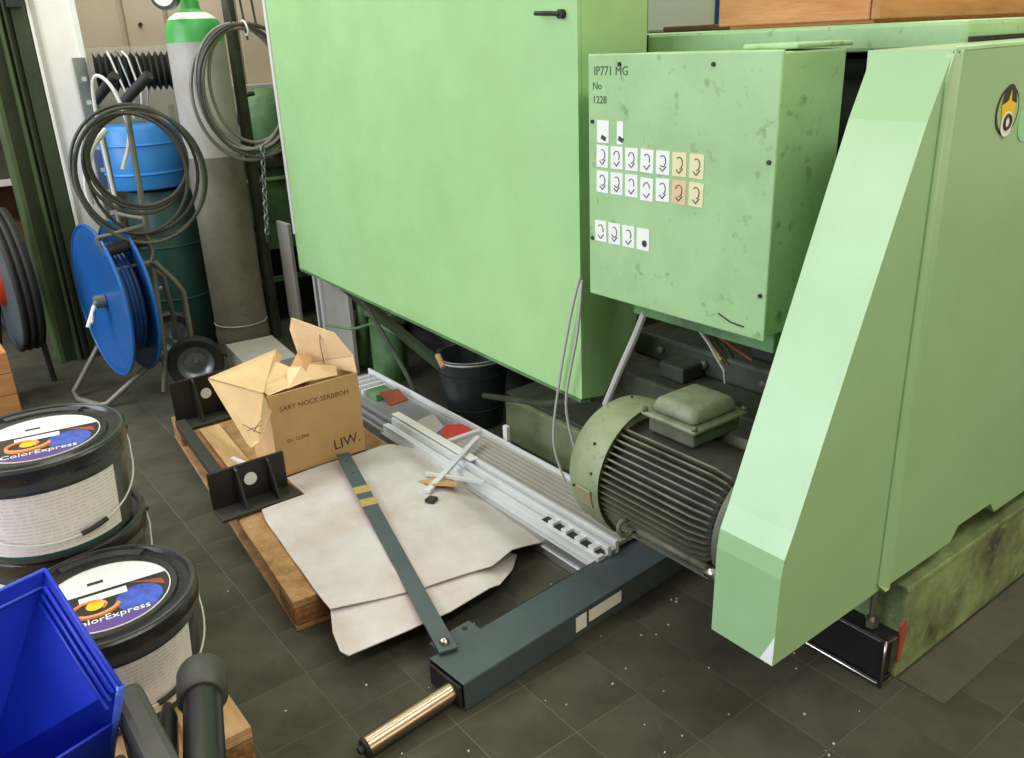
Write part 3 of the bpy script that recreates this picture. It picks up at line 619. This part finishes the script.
# ---------------------------------------------------------------- zinc bucket
zb = thing('zinc_bucket', 'dark galvanised bucket standing on floor behind the guide rail', 'bucket', (1.87, 2.80, 0))
c = V(1.87, 2.80, 0)
MB().lathe([(.002, .002), (.112, .002), (.112, .01), (.150, .295), (.156, .30), (.152, .305), (.146, .298), (.108, .016), (.002, .012)], c, (0, 0, 1), 40).build('bucket_body', 'zinc', zb)
MB().torus(c+V(0, 0, .30), (0, 0, 1), .153, .005, 40, 8).build('rim', 'galv', zb)
for h in (.09, .24): MB().torus(c+V(0, 0, h), (0, 0, 1), .112+.038*h/.295+.001, .003, 40, 6).build('hoop', 'zinc', zb)
MB().tube([c+V(-.150+.0*t, .0, .29)+V(.150*(1-math.cos(t)), -.148*math.sin(t), .018+.004*math.sin(t)) for t in [PI*i/20 for i in range(21)]], .003, 6).build('bail', 'galv', zb)
MB().cyl(c+V(-.158, -.02, .288), c+V(-.150, .03, .325), .012, n=14).build('handle_grip', 'wood', zb)

# ---------------------------------------------------------------- paint buckets
def paint_bucket(label):
    t = thing('paint_bucket', label, 'bucket', (0, 0, 0), 'paint buckets stacked on the near pallet')
    r = .197; h = .25
    MB().lathe([(.002, .002), (r-.022, .002), (r-.018, .01), (r-.004, h-.055), (r+.006, h-.052), (r+.006, h-.030), (r-.002, h-.028), (r-.002, h-.01)], n=64).build('bucket_body', 'lid', t)
    l = MB().lathe([(r+.008, h-.030), (r+.010, h-.026), (r+.010, h+.002), (r+.004, h+.008), (r-.004, h+.008), (r-.008, h-.002), (r-.030, h-.004), (r-.034, h+.002), (.002, h+.002)], n=64).build('lid', 'lidtop', t)
    MB().torus((0, 0, h+.007), (0, 0, 1), r+.003, .003, 56, 6).build('lid_rim', 'lid', l)
    MB().prism([(math.cos(a)*(r-.012), math.sin(a)*(r-.012), h-.001) for a in [.9+.09*i for i in range(13)]]+[(math.cos(a)*(r-.034), math.sin(a)*(r-.034), h-.001) for a in [1.98-.09*i for i in range(13)]], (0, 0, .007)).build('lid_tab', 'lid', l)
    # front paper label
    m = MB(); n = 28; a0, a1 = -PI/2-1.25, -PI/2+.95
    for i in range(n):
        for q, zz in ((0, .028), (1, .186)):
            pass
    vs = []
    for i in range(n+1):
        a = a0+(a1-a0)*i/n
        for zz in (.022, .186):
            rr = r-.018+.014*(zz-.01)/(h-.065)+.0012; vs.append(V(math.cos(a)*rr, math.sin(a)*rr, zz))
    m.add(vs, [(2*i, 2*i+2, 2*i+3, 2*i+1) for i in range(n)], True); m.build('paper_label', 'label', t)
    m = MB(); vs = []
    for i in range(n+1):
        a = a0+(a1-a0)*i/n
        for zz in (.014, .024):
            rr = r-.018+.014*(zz-.01)/(h-.065)+.0015; vs.append(V(math.cos(a)*rr, math.sin(a)*rr, zz))
    m.add(vs, [(2*i, 2*i+2, 2*i+3, 2*i+1) for i in range(n)], True); m.build('label_stripe', 'teal', t)
    # lid print
    z = h+.0022
    s0 = MB().cyl((.01, -.01, z), (.01, -.01, z+.0006), .138, n=56).build('lid_sticker', 'lidtop', t)
    z += .0008
    MB().prism([(.01+.138*math.cos(a), -.01+.138*math.sin(a), z) for a in [.22+(PI-.44)*i/24 for i in range(25)]], (0, 0, .0003)).build('white_band', 'stick', s0)
    MB().torus((.01, -.01, z), (0, 0, 1), .137, .0018, 48, 4).build('sticker_ring', 'offwhite', s0)
    MB().cyl((.075, -.055, z), (.075, -.055, z+.0003), .050, n=28).build('blue_spot', 'glow', s0)
    MB().prism([(.01+.137*math.cos(a), -.01+.137*math.sin(a), z+.0002) for a in [PI*1.22+PI*.56*i/14 for i in range(15)]], (0, 0, .0003)).build('violet_band', 'violet', s0)
    MB().prism([(.06, .018, z), (.13, -.005, z), (.135, -.035, z), (.09, .0, z)], (0, 0, .0004)).build('red_spot', 'redbrown', s0)
    MB().tube([(-.02+(.055-.03*k/30)*math.cos(-.3-k*.22), -.045+(.042-.024*k/30)*math.sin(-.3-k*.22), z+.0008) for k in range(31)], [.0065*(1-k/45) for k in range(31)], 6).build('swirl', 'swirl', s0)
    MB().cyl((-.015, -.038, z+.0004), (-.015, -.038, z+.0009), .019, n=20).build('swirl_core', 'yellow', s0)
    B((-.045, -.020, z+.0008), (.055, .006, z+.0014)).build('white_plate', 'stick', s0)
    text('lid_print', 'ColorExpress', .030, (-.075, -.108, z+.001), (1, .0, 0), (0, 1, 0), 'stick', s0)
    B((-.022, .052, z+.0004), (.012, .064, z+.0008)).build('logo_mark', 'ink', s0)
    # bail
    ea = .33; pts = []
    for i in range(33):
        u = i/32; a = ea-u*(PI+2*ea-.15); dip = math.sin(PI*u)**.6
        rr = r+.014-.016*dip*(u > .06); pts.append(V(math.cos(a)*rr, math.sin(a)*rr, h-.04-.155*dip))
    MB().tube(pts, .0022, 6).build('bail', 'offwhite', t)
    MB().tube(pts[11:15], .0065, 8).build('bail_grip', 'rubber', t)
    for a in (ea, ea-(PI+2*ea-.15)):
        MB().cyl((math.cos(a)*(r), math.sin(a)*(r), h-.04), (math.cos(a)*(r+.022), math.sin(a)*(r+.022), h-.04), .012, n=12).build('ear', 'lid', t)
    return t
pb = paint_bucket('grey paint bucket with printed lid beside the blue bin, lowest in front')
pb.location = (.215, 1.888, .1225); pb.rotation_euler = (0, 0, -.12)
p2 = copy_tree(pb); p2.location = (.215, 2.31, .1225); p2.rotation_euler = (0, 0, -.25); p2['label'] = 'paint bucket mostly hidden beneath the upper stacked bucket'
p3 = copy_tree(pb); p3.location = (.205, 2.27, .1225+.262); p3.rotation_euler = (0, 0, -.17); p3['label'] = 'upper grey paint bucket at left edge, stacked on top of another bucket'

# ---------------------------------------------------------------- blue stacking bin, tools in the lower left corner
bn = thing('blue_bin', 'bright blue plastic storage bin at lower left edge', 'bin', (.0, 1.6, .13))
P1 = V(.112, 1.709, .58); e1 = V(.045, -.29, -.115); av = V(-.34, -.09, .0)
bv = V(-.150, -.040, -.27); bv2 = bv*1.25
def quad(name, p, q, r_, s_, m, t=.005):
    return MB().sheet([p, q, r_, s_], t).build(name, m, bn)
P2 = P1+e1; P0 = P1+bv2; P3 = V(.118, 1.53, .225)
quad('side_wall', P1, P2, P3, P0, 'bluebin')
Q1 = P1+av; Q0 = P0+av*.8
quad('back_wall', P1, Q1, Q0, P0, 'bluebin')
quad('side_wall', Q1, Q1+e1, P3+av*.85, Q0, 'bluebin')
quad('bin_floor', P0, Q0, P3+av*.85, P3, 'bluebin')
quad('front_wall', P3, P3+av*.85, (P3+av*.85)*.45+(Q1+e1)*.55, P3*.45+P2*.55, 'bluebin')
MB().tube([P1, Q1], .004, 6).build('rim', 'bluerim', bn); MB().tube([P1+V(-.012, -.012, -.028), Q1+V(0, -.012, -.028)], .003, 6).build('rim', 'bluerim', bn)
MB().tube([P1, P0], .0025, 6).build('corner_edge', 'bluerim', bn)
MB().tube([P1, P2], .0045, 6).build('rim', 'bluebin', bn)
MB().tube([P2, P3], .007, 6).build('front_lip', 'bluerim', bn)
nrm = e1.cross(bv).normalized()
if nrm.x > 0: nrm = -nrm
for k in (.06, .11, .16):
    MB().tube([P1+bv*k+e1*.08+nrm*.005, P1+bv*k+e1*.97+nrm*.004], .0040, 6).build('stacking_rib', 'bluebin', bn)
tc_ = thing('tool_case', 'dark olive grey plastic case corner beside the blue bin', 'case', (.18, 1.4, .122))
B((.150, 1.15, .122), (.205, 1.545, .375), ch=.015).build('case_body', 'darkgrey', tc_)
B((.148, 1.17, .30), (.207, 1.55, .312), ch=.003).build('case_seam', 'rubber', tc_)
B((-.34, 1.05, .122), (.149, 1.56, .215), ch=.01).build('case_base', 'darkgrey', tc_)
vt = thing('vacuum_tube', 'black plastic vacuum tube with dark grey sleeve leaning over the pallet corner', 'tube', (.3, 1.4, .122))
s0 = V(.325, 1.57, .305); s1 = V(.190, 1.13, .335); dv = (s1-s0).normalized()
MB().tube([s0-dv*.012, s0, s0+dv*.01, s0+dv*.085, s0+dv*.095], [.036, .047, .050, .049, .042], 24).build('sleeve', 'darkgrey', vt)
MB().tube([s0+dv*.09, s0+dv*.25, s1], .037, 24).build('tube_body', 'black', vt)
MB().cyl(s0+dv*.14+V(-.01, 0, .028), s0+dv*.14+V(-.01, 0, .032), .004, n=10).build('tube_button', 'darkgrey', vt)
vt2 = MB().tube([(.245, 1.56, .27), (.232, 1.50, .285), (.12, 1.12, .30)], [.010, .018, .020], 16).build('black_rod', 'black')
tag(vt2, 'slim black rod between the tool case and the vacuum tube', 'rod')
for o_ in (vt,): pass

# ---------------------------------------------------------------- hose reel cart with blue reel
hc = thing('hose_reel_cart', 'grey tubular cart carrying a big blue cable reel', 'cart', (.9, 4.1, 0))
def tb(name, pts, r=.013, m='tube', par=None):
    P = [Vector(p) for p in pts]; return MB().tube(P, r, 10).build(name, m, par or hc)
tb('upright', [(1.015, 4.05, 1.33), (1.00, 4.05, .70), (.975, 4.055, .2), (.94, 4.065, .014)])
tb('upright', [(.955, 4.30, 1.33), (.95, 4.30, .70), (.94, 4.30, .2)])
tb('handle_grip', [(1.015, 4.05, 1.33), (1.10, 3.93, 1.43)], .022, 'rubber'); tb('handle_grip', [(.955, 4.30, 1.33), (1.03, 4.18, 1.43)], .022, 'rubber')
tb('leg_loop', [(.80, 4.35, .28), (.60, 4.33, .03), (.60, 4.25, .014), (.66, 4.10, .014), (.69, 4.08, .02), (.97, 4.05, .21)])
tb('side_brace', [(1.0, 4.03, .64), (1.07, 4.02, .54), (1.10, 4.02, .48), (1.10, 4.03, .28), (1.09, 4.05, .14)])
tb('side_brace', [(.97, 4.30, .64), (1.10, 4.32, .50), (1.13, 4.38, .28), (1.13, 4.45, .14)])
tb('axle', [(1.09, 4.07, .13), (1.14, 4.55, .13)], .01)
tb('roller_frame', [(.765, 3.93, .80), (.965, 3.95, .82), (.985, 3.96, .70), (.965, 3.95, .66), (.81, 3.93, .655), (.765, 3.93, .80)], .009)
MB().cyl((.79, 3.95, .735), (.965, 3.96, .755), .026, n=18).build('guide_roller', 'rubber', hc)
tb('cross_tube', [(1.0, 4.05, .83), (.95, 4.30, .83)], .010); tb('cross_tube', [(.975, 4.05, .22), (.94, 4.30, .22)], .010)
ra_ = math.radians(5); na = V(math.cos(ra_), math.sin(ra_), 0); rc = V(.765, 4.10, .49)
for q, rr in ((0, .34), (.115, .34)):
    p = rc+na*q
    f_ = MB(); f_.lathe([(.02, .012), (.06, .018), (.10, .010), (rr-.04, 0), (rr-.02, -.004), (rr, .0), (rr, .006), (rr-.02, .004), (rr-.04, .006), (.02, .016)], p, na, 64)
    f_.build('reel_flange', 'blue', hc)
    MB().torus(p, na, rr, .007, 64, 8).build('flange_rim', 'blue', hc)
MB().lathe([(.13, .01), (.13, .11)], rc, na, 40).build('reel_drum', 'bluedk', hc)
for k in range(5): MB().torus(rc+na*(.022+.018*k), na, .24-.004*(k % 2), .010, 48, 8).build('wound_hose', 'bluedk', hc)
MB().cyl(rc-na*.02, rc+na*.27, .012, n=14).build('reel_axle', 'tube', hc); MB().cyl(rc-na*.03, rc+na*.01, .03, n=18).build('reel_hub', 'tube', hc)
MB().tube([rc-na*.03, rc-na*.04+V(0, -.02, -.01), rc-na*.05+V(-.02, -.05, -.075)], .008, 8).build('crank_handle', 'steel', hc)
MB().cyl(rc-na*.04+V(0, -.02, -.01), rc-na*.05+V(-.04, -.05, -.09), .010, n=10).build('crank_grip', 'stick', hc)
def wheel(c_, ax_, R, par):
    c_ = Vector(c_); t = MB().lathe([(R*.62, -.025), (R*.9, -.028), (R, -.015), (R, .015), (R*.9, .028), (R*.62, .025), (R*.60, 0), (R*.62, -.025)], c_, ax_, 40).build('tyre', 'rubber', par)
    MB().lathe([(.001, -.03), (.018, -.03), (.022, -.012), (R*.40, -.008), (R*.52, -.022), (R*.64, -.026), (R*.64, .02), (.001, .02)], c_, ax_, 36).build('wheel_rim', 'galv', par)
    MB().cyl(c_-Vector(ax_).normalized()*.04, c_, .012, n=10).build('hub_cap', 'steel', par)
wheel((1.10, 4.03, .13), (.28, .96, 0), .13, hc); wheel((1.15, 4.55, .13), (.28, .96, 0), .13, hc)
# cable coil hung on the cart handle
def coil(label, c_, ax_, specs, m, r=.008, tie=None):
    t = thing('cable_coil', label, 'cable', c_)
    for i, (dx, dz, R, sx, dd) in enumerate(specs):
        axn = Vector(ax_).normalized(); sidev = axn.cross(V(0, 0, 1)).normalized()
        MB().torus(Vector(c_)+sidev*dx+V(0, 0, dz)+axn*dd, axn+V(.05*math.sin(i*2.1), 0, .06*math.cos(i*1.7)), R, r, 48, 8, sx).build('cable_loop', m if i % 3 else 'cable', t)
    return t
coil('dark grey cable coil hanging on the cart handle in front of a blue drum', (.99, 3.93, 1.06), (.24, .97, 0), [(0, .03, .20, .98, 0), (.005, .035, .192, 1.0, .012), (-.01, .02, .21, .96, .02), (-.03, -.02, .25, .86, -.01), (.03, -.03, .265, .88, .01), (0, -.03, .28, .90, -.02), (-.015, -.01, .27, .92, .03)], 'bed', .0075)
cable('white_cable', 'white cable looping over the left cart handle grip', [(.93, 4.2, .9), (.93, 4.22, 1.3), (.95, 4.2, 1.43), (1.0, 4.15, 1.38), (1.02, 4.1, 1.2), (.95, 4.05, 1.05)], .008, 'offwhite')
# chrome/white wrapped cable piece at left of coil
cable('grey_hose', 'pale blue grey hose curved at left side of the hanging coil', [(.92, 4.06, 1.22), (.85, 4.06, 1.15), (.80, 4.06, 1.02), (.80, 4.06, .92)], .014, 'offwhite')
# hanging coil beside the bottle
cc = coil('grey cable coil hung from above, between gas bottle and green panel', (1.50, 3.92, 1.345), (.35, .93, 0), [(0, 0, .27, .72, 0), (.01, 0, .255, .74, .01), (-.02, .01, .265, .70, .02), (.03, -.01, .28, .80, -.01), (.015, .02, .25, .66, .03), (-.01, -.02, .285, .78, .04)], 'tube', .008)
for k, (px, pz) in enumerate(((-.02, 0), (.04, .05), (.09, .02))):
    MB().tube([(1.50+px, 3.92, 1.60-pz), (1.49+px, 3.95, 1.9), (1.47+px, 3.98, 2.6)], .005, 6).build('hanging_cable', 'cable', cc)
MB().torus((1.53, 3.91, 1.60), (1, .0, .2), .03, .004, 16, 6).build('cable_tie', 'stick', cc)
cable('bent_cable', 'dark cable bent beside the blue box behind the coil', [(1.80, 4.6, 1.30), (1.74, 4.6, 1.28), (1.70, 4.6, 1.18), (1.72, 4.6, 1.08), (1.62, 4.6, 1.02)], .012, 'cable')
chn = thing('steel_chain', 'thin steel chain hanging left of the green panel', 'chain', (1.515, 3.9, .7))
for k in range(13):
    MB().torus((1.53-.0025*k, 3.905+.001*k, 1.085-.031*k), (1, .3, 0) if k % 2 else (-.3, 1, 0), .016, .004, 14, 6, .6).build('chain_link', 'galv', chn)
MB().cyl((1.50, 3.915, .66), (1.50, 3.915, .70), .012, n=10).build('chain_hook', 'recess', chn)

# ---------------------------------------------------------------- gas bottle
gbt = thing('gas_bottle', 'tall grey gas bottle with green shoulder', 'gas bottle', (1.48, 4.42, 0))
c = V(1.48, 4.42, 0)
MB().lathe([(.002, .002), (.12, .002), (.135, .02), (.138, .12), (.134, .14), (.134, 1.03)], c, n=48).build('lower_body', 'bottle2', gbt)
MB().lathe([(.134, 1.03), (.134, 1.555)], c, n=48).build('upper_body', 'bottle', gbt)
MB().torus(c+V(0, 0, .17), (0, 0, 1), .134, .004, 48, 6).build('foot_seam', 'bottle', gbt)
MB().lathe([(.134, 1.555), (.133, 1.60), (.126, 1.63), (.112, 1.655)], c, n=48).build('shoulder', 'bgreen', gbt)
MB().lathe([(.112, 1.655), (.095, 1.67), (.07, 1.685)], c, n=48).build('shoulder_label', 'stick', gbt)
MB().lathe([(.07, 1.685), (.045, 1.70), (.040, 1.74), (.002, 1.74)], c, n=32).build('neck', 'bgreen', gbt)
MB().cyl(c+V(0, 0, 1.74), c+V(0, 0, 1.80), .022, n=18).build('valve', 'rust', gbt)
gg = MB().cyl(c+V(-.12, -.07, 1.755), c+V(-.15, -.11, 1.755), .062, n=32).build('regulator', 'black', gbt)
MB().cyl(c+V(-.15, -.11, 1.755), c+V(-.152, -.113, 1.755), .046, n=32).build('gauge_face', 'stick', gg)
MB().tube([c+V(0, 0, 1.76), c+V(-.12, -.07, 1.755)], .012, 8).build('valve_arm', 'rust', gbt)
# second narrow grey pole right of the bottle
tag(MB().cyl((1.70, 4.52, 0), (1.70, 4.52, 1.75), .03, n=16).build('grey_pipe', 'bed'), 'dark grey pipe standing right behind the gas bottle', 'pipe')

# ---------------------------------------------------------------- background
td = thing('teal_drum', 'dark teal drum standing behind the reel cart', 'drum', (1.27, 4.75, 0))
MB().lathe([(.002, .0), (.17, .0), (.175, .02), (.175, .80), (.15, .86), (.05, .88), (.002, .88)], (1.27, 4.75, 0), n=40).build('drum_body', 'teal', td)
for h in (.3, .58): MB().torus((1.27, 4.75, h), (0, 0, 1), .176, .006, 40, 6).build('hoop', 'teal', td)
bd_ = thing('blue_drum', 'bright blue ribbed drum behind the hanging coil, on the teal drum', 'drum', (1.22, 4.72, .885))
MB().lathe([(.002, .885), (.185, .885), (.19, .90), (.19, 1.17), (.18, 1.19), (.002, 1.19)], (1.22, 4.72, 0), n=40).build('drum_body', 'bluedrum', bd_)
for h in (.96, 1.10): MB().torus((1.22, 4.72, h), (0, 0, 1), .191, .007, 40, 6).build('hoop', 'bluedrum', bd_)
ch_ = thing('corrugated_hose', 'black corrugated hose fixed across the beige cabinet front', 'hose', (1.27, 4.75, 1.42))
prf = []
for k in range(49): prf.append((.082+.012*math.cos(k*PI/2), .345*k/48))
MB().lathe([(.04, 0)]+prf+[(.04, .345)], (1.10, 4.83, 1.435), (.97, -.24, -.01), 28).build('hose_body', 'rubber', ch_)
for k in range(4): MB().tube([(1.16+.035*k, 4.78, 1.53), (1.15+.04*k, 4.70, 1.50), (1.18+.035*k, 4.66, 1.34), (1.20+.02*k, 4.68, 1.22)], .005, 6).build('strap_wire', 'galv' if k % 2 else 'offwhite', ch_)
bc = thing('beige_cabinet', 'tall beige metal cupboard behind the gas bottle', 'cupboard', (1.6, 5.2, 0))
B((1.05, 5.13, 0), (2.35, 5.6, 2.3)).build('cupboard_body', 'beige', bc)
for xa, xb in ((1.06, 1.33), (1.36, 1.56), (1.585, 1.95), (1.97, 2.34)): B((xa, 5.105, .06), (xb, 5.13, 2.28), ch=.004).build('cupboard_door', 'beige', bc)
MB().cyl((1.43, 5.105, 1.66), (1.43, 5.09, 1.66), .010, n=12).build('lock', 'recess', bc)
B((1.80, 5.0, 0), (2.35, 5.1, 1.33), ch=.006).build('side_panel', 'plate', bc)
for xa in (1.50, 1.56): B((xa, 5.09, .3), (xa+.025, 5.104, 1.25)).build('dark_groove', 'beige2', bc)
ac = thing('acrylic_sheet', 'clear acrylic sheet with greenish edge leaning by the white post', 'sheet', (1.3, 4.98, 0))
B((1.095, 5.07, 0), (1.60, 5.076, 1.555)).build('clear_sheet', 'acryl', ac)
B((1.02, 4.872, .0), (1.075, 4.895, 1.51)).build('sheet_edge', 'galv', ac)
for k in range(8): B((1.04, 4.868, 1.40-.11*k), (1.062, 4.872, 1.42-.11*k)).build('edge_clip', 'offwhite', ac)
wp = thing('white_post', 'white painted post right of the green steel column', 'post', (.97, 4.95, 0))
B((.87, 4.90, 0), (1.085, 5.05, 2.6), ch=.004).build('post_body', 'white', wp)
B((.885, 4.893, 0), (.905, 4.90, 2.6)).build('post_groove', 'plate', wp); B((1.06, 4.893, 0), (1.085, 4.90, 2.6)).build('post_bead', 'stick', wp)
gc = thing('green_column', 'dark green steel column at upper left', 'column', (.75, 4.95, 0))
B((.655, 4.90, 0), (.675, 5.1, 2.6)).build('column_flange', 'colgreen', gc); B((.68, 4.93, 0), (.80, 4.97, 2.6)).build('column_web', 'dkgreen', gc)
B((.735, 4.88, 0), (.748, 4.97, 2.6)).build('column_rib', 'colgreen', gc); B((.80, 4.90, 0), (.865, 5.1, 2.6)).build('column_flange', 'dkgreen', gc)
B((.765, 4.89, 0), (.775, 4.97, 2.6)).build('column_rib', 'dkgreen', gc)
B((.785, 4.87, 1.74), (.85, 4.90, 1.80), ch=.003).build('column_clip', 'recess', gc)
# green machine behind the bottle
gr = thing('rear_green_machine', 'small dark green machine part behind the gas bottle and chain', 'machine', (2.1, 4.9, 0))
B((1.72, 4.72, .44), (2.35, 4.98, .98), ch=.01).build('machine_housing', 'midgreen', gr)
B((1.71, 4.70, .83), (2.35, 4.72, .85), ch=.003).build('housing_seam', 'cabpaint', gr)
B((1.72, 4.68, .90), (2.35, 4.73, .96), ch=.006).build('housing_rail', 'bed', gr)
for x in (1.74, 1.90, 2.1): B((x, 4.75, 0), (x+.05, 4.82, .44)).build('machine_leg', 'dkgreen', gr)
B((1.75, 4.85, 0), (2.3, 4.95, .44)).build('machine_rear', 'recess', gr)
B((1.72, 4.74, .25), (2.2, 4.76, .28)).build('cross_rail', 'midgreen', gr)
MB().cyl((1.75, 4.70, .60), (1.72, 4.60, .60), .03, n=16).build('knob', 'recess', gr)
gh = MB().lathe([(.002, .98), (.13, .98), (.13, 1.17), (.10, 1.27), (.05, 1.31), (.002, 1.32)], (1.93, 4.8, 0), n=32).build('green_hood', 'midgreen'); tag(gh, 'rounded green hood standing on the rear green machine', 'hood')
bbx = thing('blue_box', 'small blue box on the rear green machine behind the coil', 'box', (1.75, 4.8, .98))
B((1.70, 4.74, .98), (1.80, 4.84, 1.06), ch=.004).build('box_body', 'bluebin', bbx); B((1.695, 4.735, 1.045), (1.805, 4.845, 1.065), ch=.003).build('box_rim', 'bluerim', bbx)
# pale upright strip and profile behind the box
tag(B((1.71, 4.18, .0), (1.73, 4.32, .68), ch=.003).build('grey_upright', 'plate'), 'worn pale grey upright strip below the left edge of the green panel', 'strip')
ap = thing('aluminium_offcut', 'pale aluminium profile standing under the green panel', 'profile', (1.76, 3.85, .0))
B((1.75, 3.66, .0), (1.77, 3.93, .44), ch=.002).build('profile_face', 'plate', ap)
for k, mm in enumerate(('aluwhite', 'alu', 'aluwhite')): B((1.735, 3.935+.028*k, .0), (1.765, 3.955+.028*k, .46), ch=.002).build('profile_rail', mm, ap)
tag(B((1.265, 3.72, .0), (1.50, 4.12, .15), ch=.003, rot=(0, 0, -.1)).build('grey_tray', 'plate'), 'flat pale grey tray on the floor between bottle and cardboard box', 'tray')
cable('grey_cable', 'grey cable drooping from the green panel down to the guide rail', [(1.72, 3.80, .50), (1.72, 3.45, .42), (1.70, 3.30, .36), (1.72, 3.12, .18), (1.73, 3.05, .08)], .011, 'bed')
cable('green_hose', 'thin green hose under the panel beside the grey cable', [(1.60, 3.62, .30), (1.68, 3.50, .29), (1.74, 3.40, .32), (1.8, 3.3, .28)], .007, 'midgreen')
# left edge: black hose reel with orange hub, spool, wooden box, shelf
lr = thing('black_hose_reel', 'black hose reel with orange hub cut off by the left image edge', 'hose reel', (.36, 4.72, 0))
na2 = V(.995, .05, 0); rc2 = V(.44, 4.65, .54)
for q in (0, .10): MB().lathe([(.10, 0), (.32, 0), (.335, .004), (.32, .008), (.10, .008)], rc2+na2*q, na2, 48).build('reel_flange', 'slate', lr)
for k in range(6): MB().torus(rc2+na2*(.014+.016*k), na2, .335-.02*(k % 2), .012, 48, 8).build('wound_hose', 'rubber', lr)
MB().cyl(rc2-na2*.06, rc2+na2*.01, .11, n=28).build('reel_hub', 'orange', lr)
MB().tube([rc2+V(0, .1, 0), rc2+V(-.05, .15, -.3), rc2+V(-.1, .2, -.555)], .02, 8).build('reel_leg', 'recess', lr); MB().tube([rc2+V(.1, -.0, 0), rc2+V(.12, .0, -.3), rc2+V(.13, .0, -.555)], .014, 8).build('reel_leg', 'recess', lr)
sp = thing('rusty_spool', 'rusty brown metal spool on the floor left of the blue reel', 'spool', (.82, 5.1, 0))
for q in (0, .10): MB().lathe([(.03, 0), (.115, .0), (.134, .0), (.134, .012), (.115, .010), (.03, .010)], V(.84, 5.25, .135)+V(.45, .89, 0)*q, (.45, .89, 0), 36).build('spool_flange', 'rust', sp)
MB().lathe([(.10, .0), (.10, .11)], V(.84, 5.25, .135), (.45, .89, 0), 28).build('spool_core', 'rust', sp)
for k in range(3): MB().torus(V(.84, 5.25, .135)+V(.45, .89, 0)*(.03+.03*k), (.45, .89, 0), .117, .010, 36, 6).build('wire_layer', 'tube', sp)
wx = thing('wooden_box', 'small light wooden box on the floor at left edge', 'box', (.22, 4.4, 0))
for k in range(3): B((.06, 4.28, .003+.1*k), (.365, 4.295, .10+.1*k), ch=.002).build('board', 'woodxr', wx)
for k in range(3): B((.35, 4.297, .003+.1*k), (.365, 4.60, .10+.1*k), ch=.002).build('board', 'woodx', wx)
B((.06, 4.297, .28), (.348, 4.60, .29)).build('lid_board', 'woodx', wx)
sh = thing('storage_shelf', 'grey metal shelf behind the green column at upper left', 'shelf', (.3, 5.9, 0))
for z in (.35, .85, 1.18, 1.75): B((-.4, 5.7, z), (.95, 6.2, z+.03)).build('shelf_board', 'offwhite', sh)
for x in (-.38, .90): B((x, 5.7, 0), (x+.04, 5.74, 2.4)).build('shelf_post', 'recess', sh)
B((-.4, 6.2, 0), (.95, 6.22, 1.1)).build('shelf_back', 'rust', sh)
for k, (x, z, h, mm) in enumerate(((.30, .38, .3, 'bed'), (.55, .38, .25, 'rust'), (.62, .88, .22, 'darkgrey'), (.35, .88, .26, 'recess'), (.45, 1.21, .3, 'beige'))):
    o = B((x, 5.78, z), (x+.2, 6.05, z+h), ch=.01).build('storage_box', mm); tag(o, ['grey green box on the lowest shelf behind the hose reel', 'rust brown box on the lowest shelf beside the column', 'dark grey box on the middle shelf by the column', 'black box on the middle shelf at left edge', 'beige box on the upper shelf at the left edge'][k], 'box')
# rubbish on the floor
rn = random.Random(3); db = MB()
for k in range(46):
    if k < 26: x, y = rn.uniform(1.0, 1.65), rn.uniform(.75, 1.40)
    else: x, y = rn.uniform(.5, 1.4), rn.uniform(1.6, 1.75) if k < 34 else rn.uniform(1.0, 1.9)
    if k > 40: x, y = rn.uniform(.45, .6), rn.uniform(1.9, 3.6)
    s = rn.uniform(.0015, .0045); db.box((x, y, .0), (x+s*1.3, y+s, s*.7), (0, 0, rn.uniform(0, 3)))
o = db.build('crumbs', 'debris'); tag(o, 'pale crumbs scattered on the dark floor tiles', 'crumbs'); o['kind'] = 'stuff'
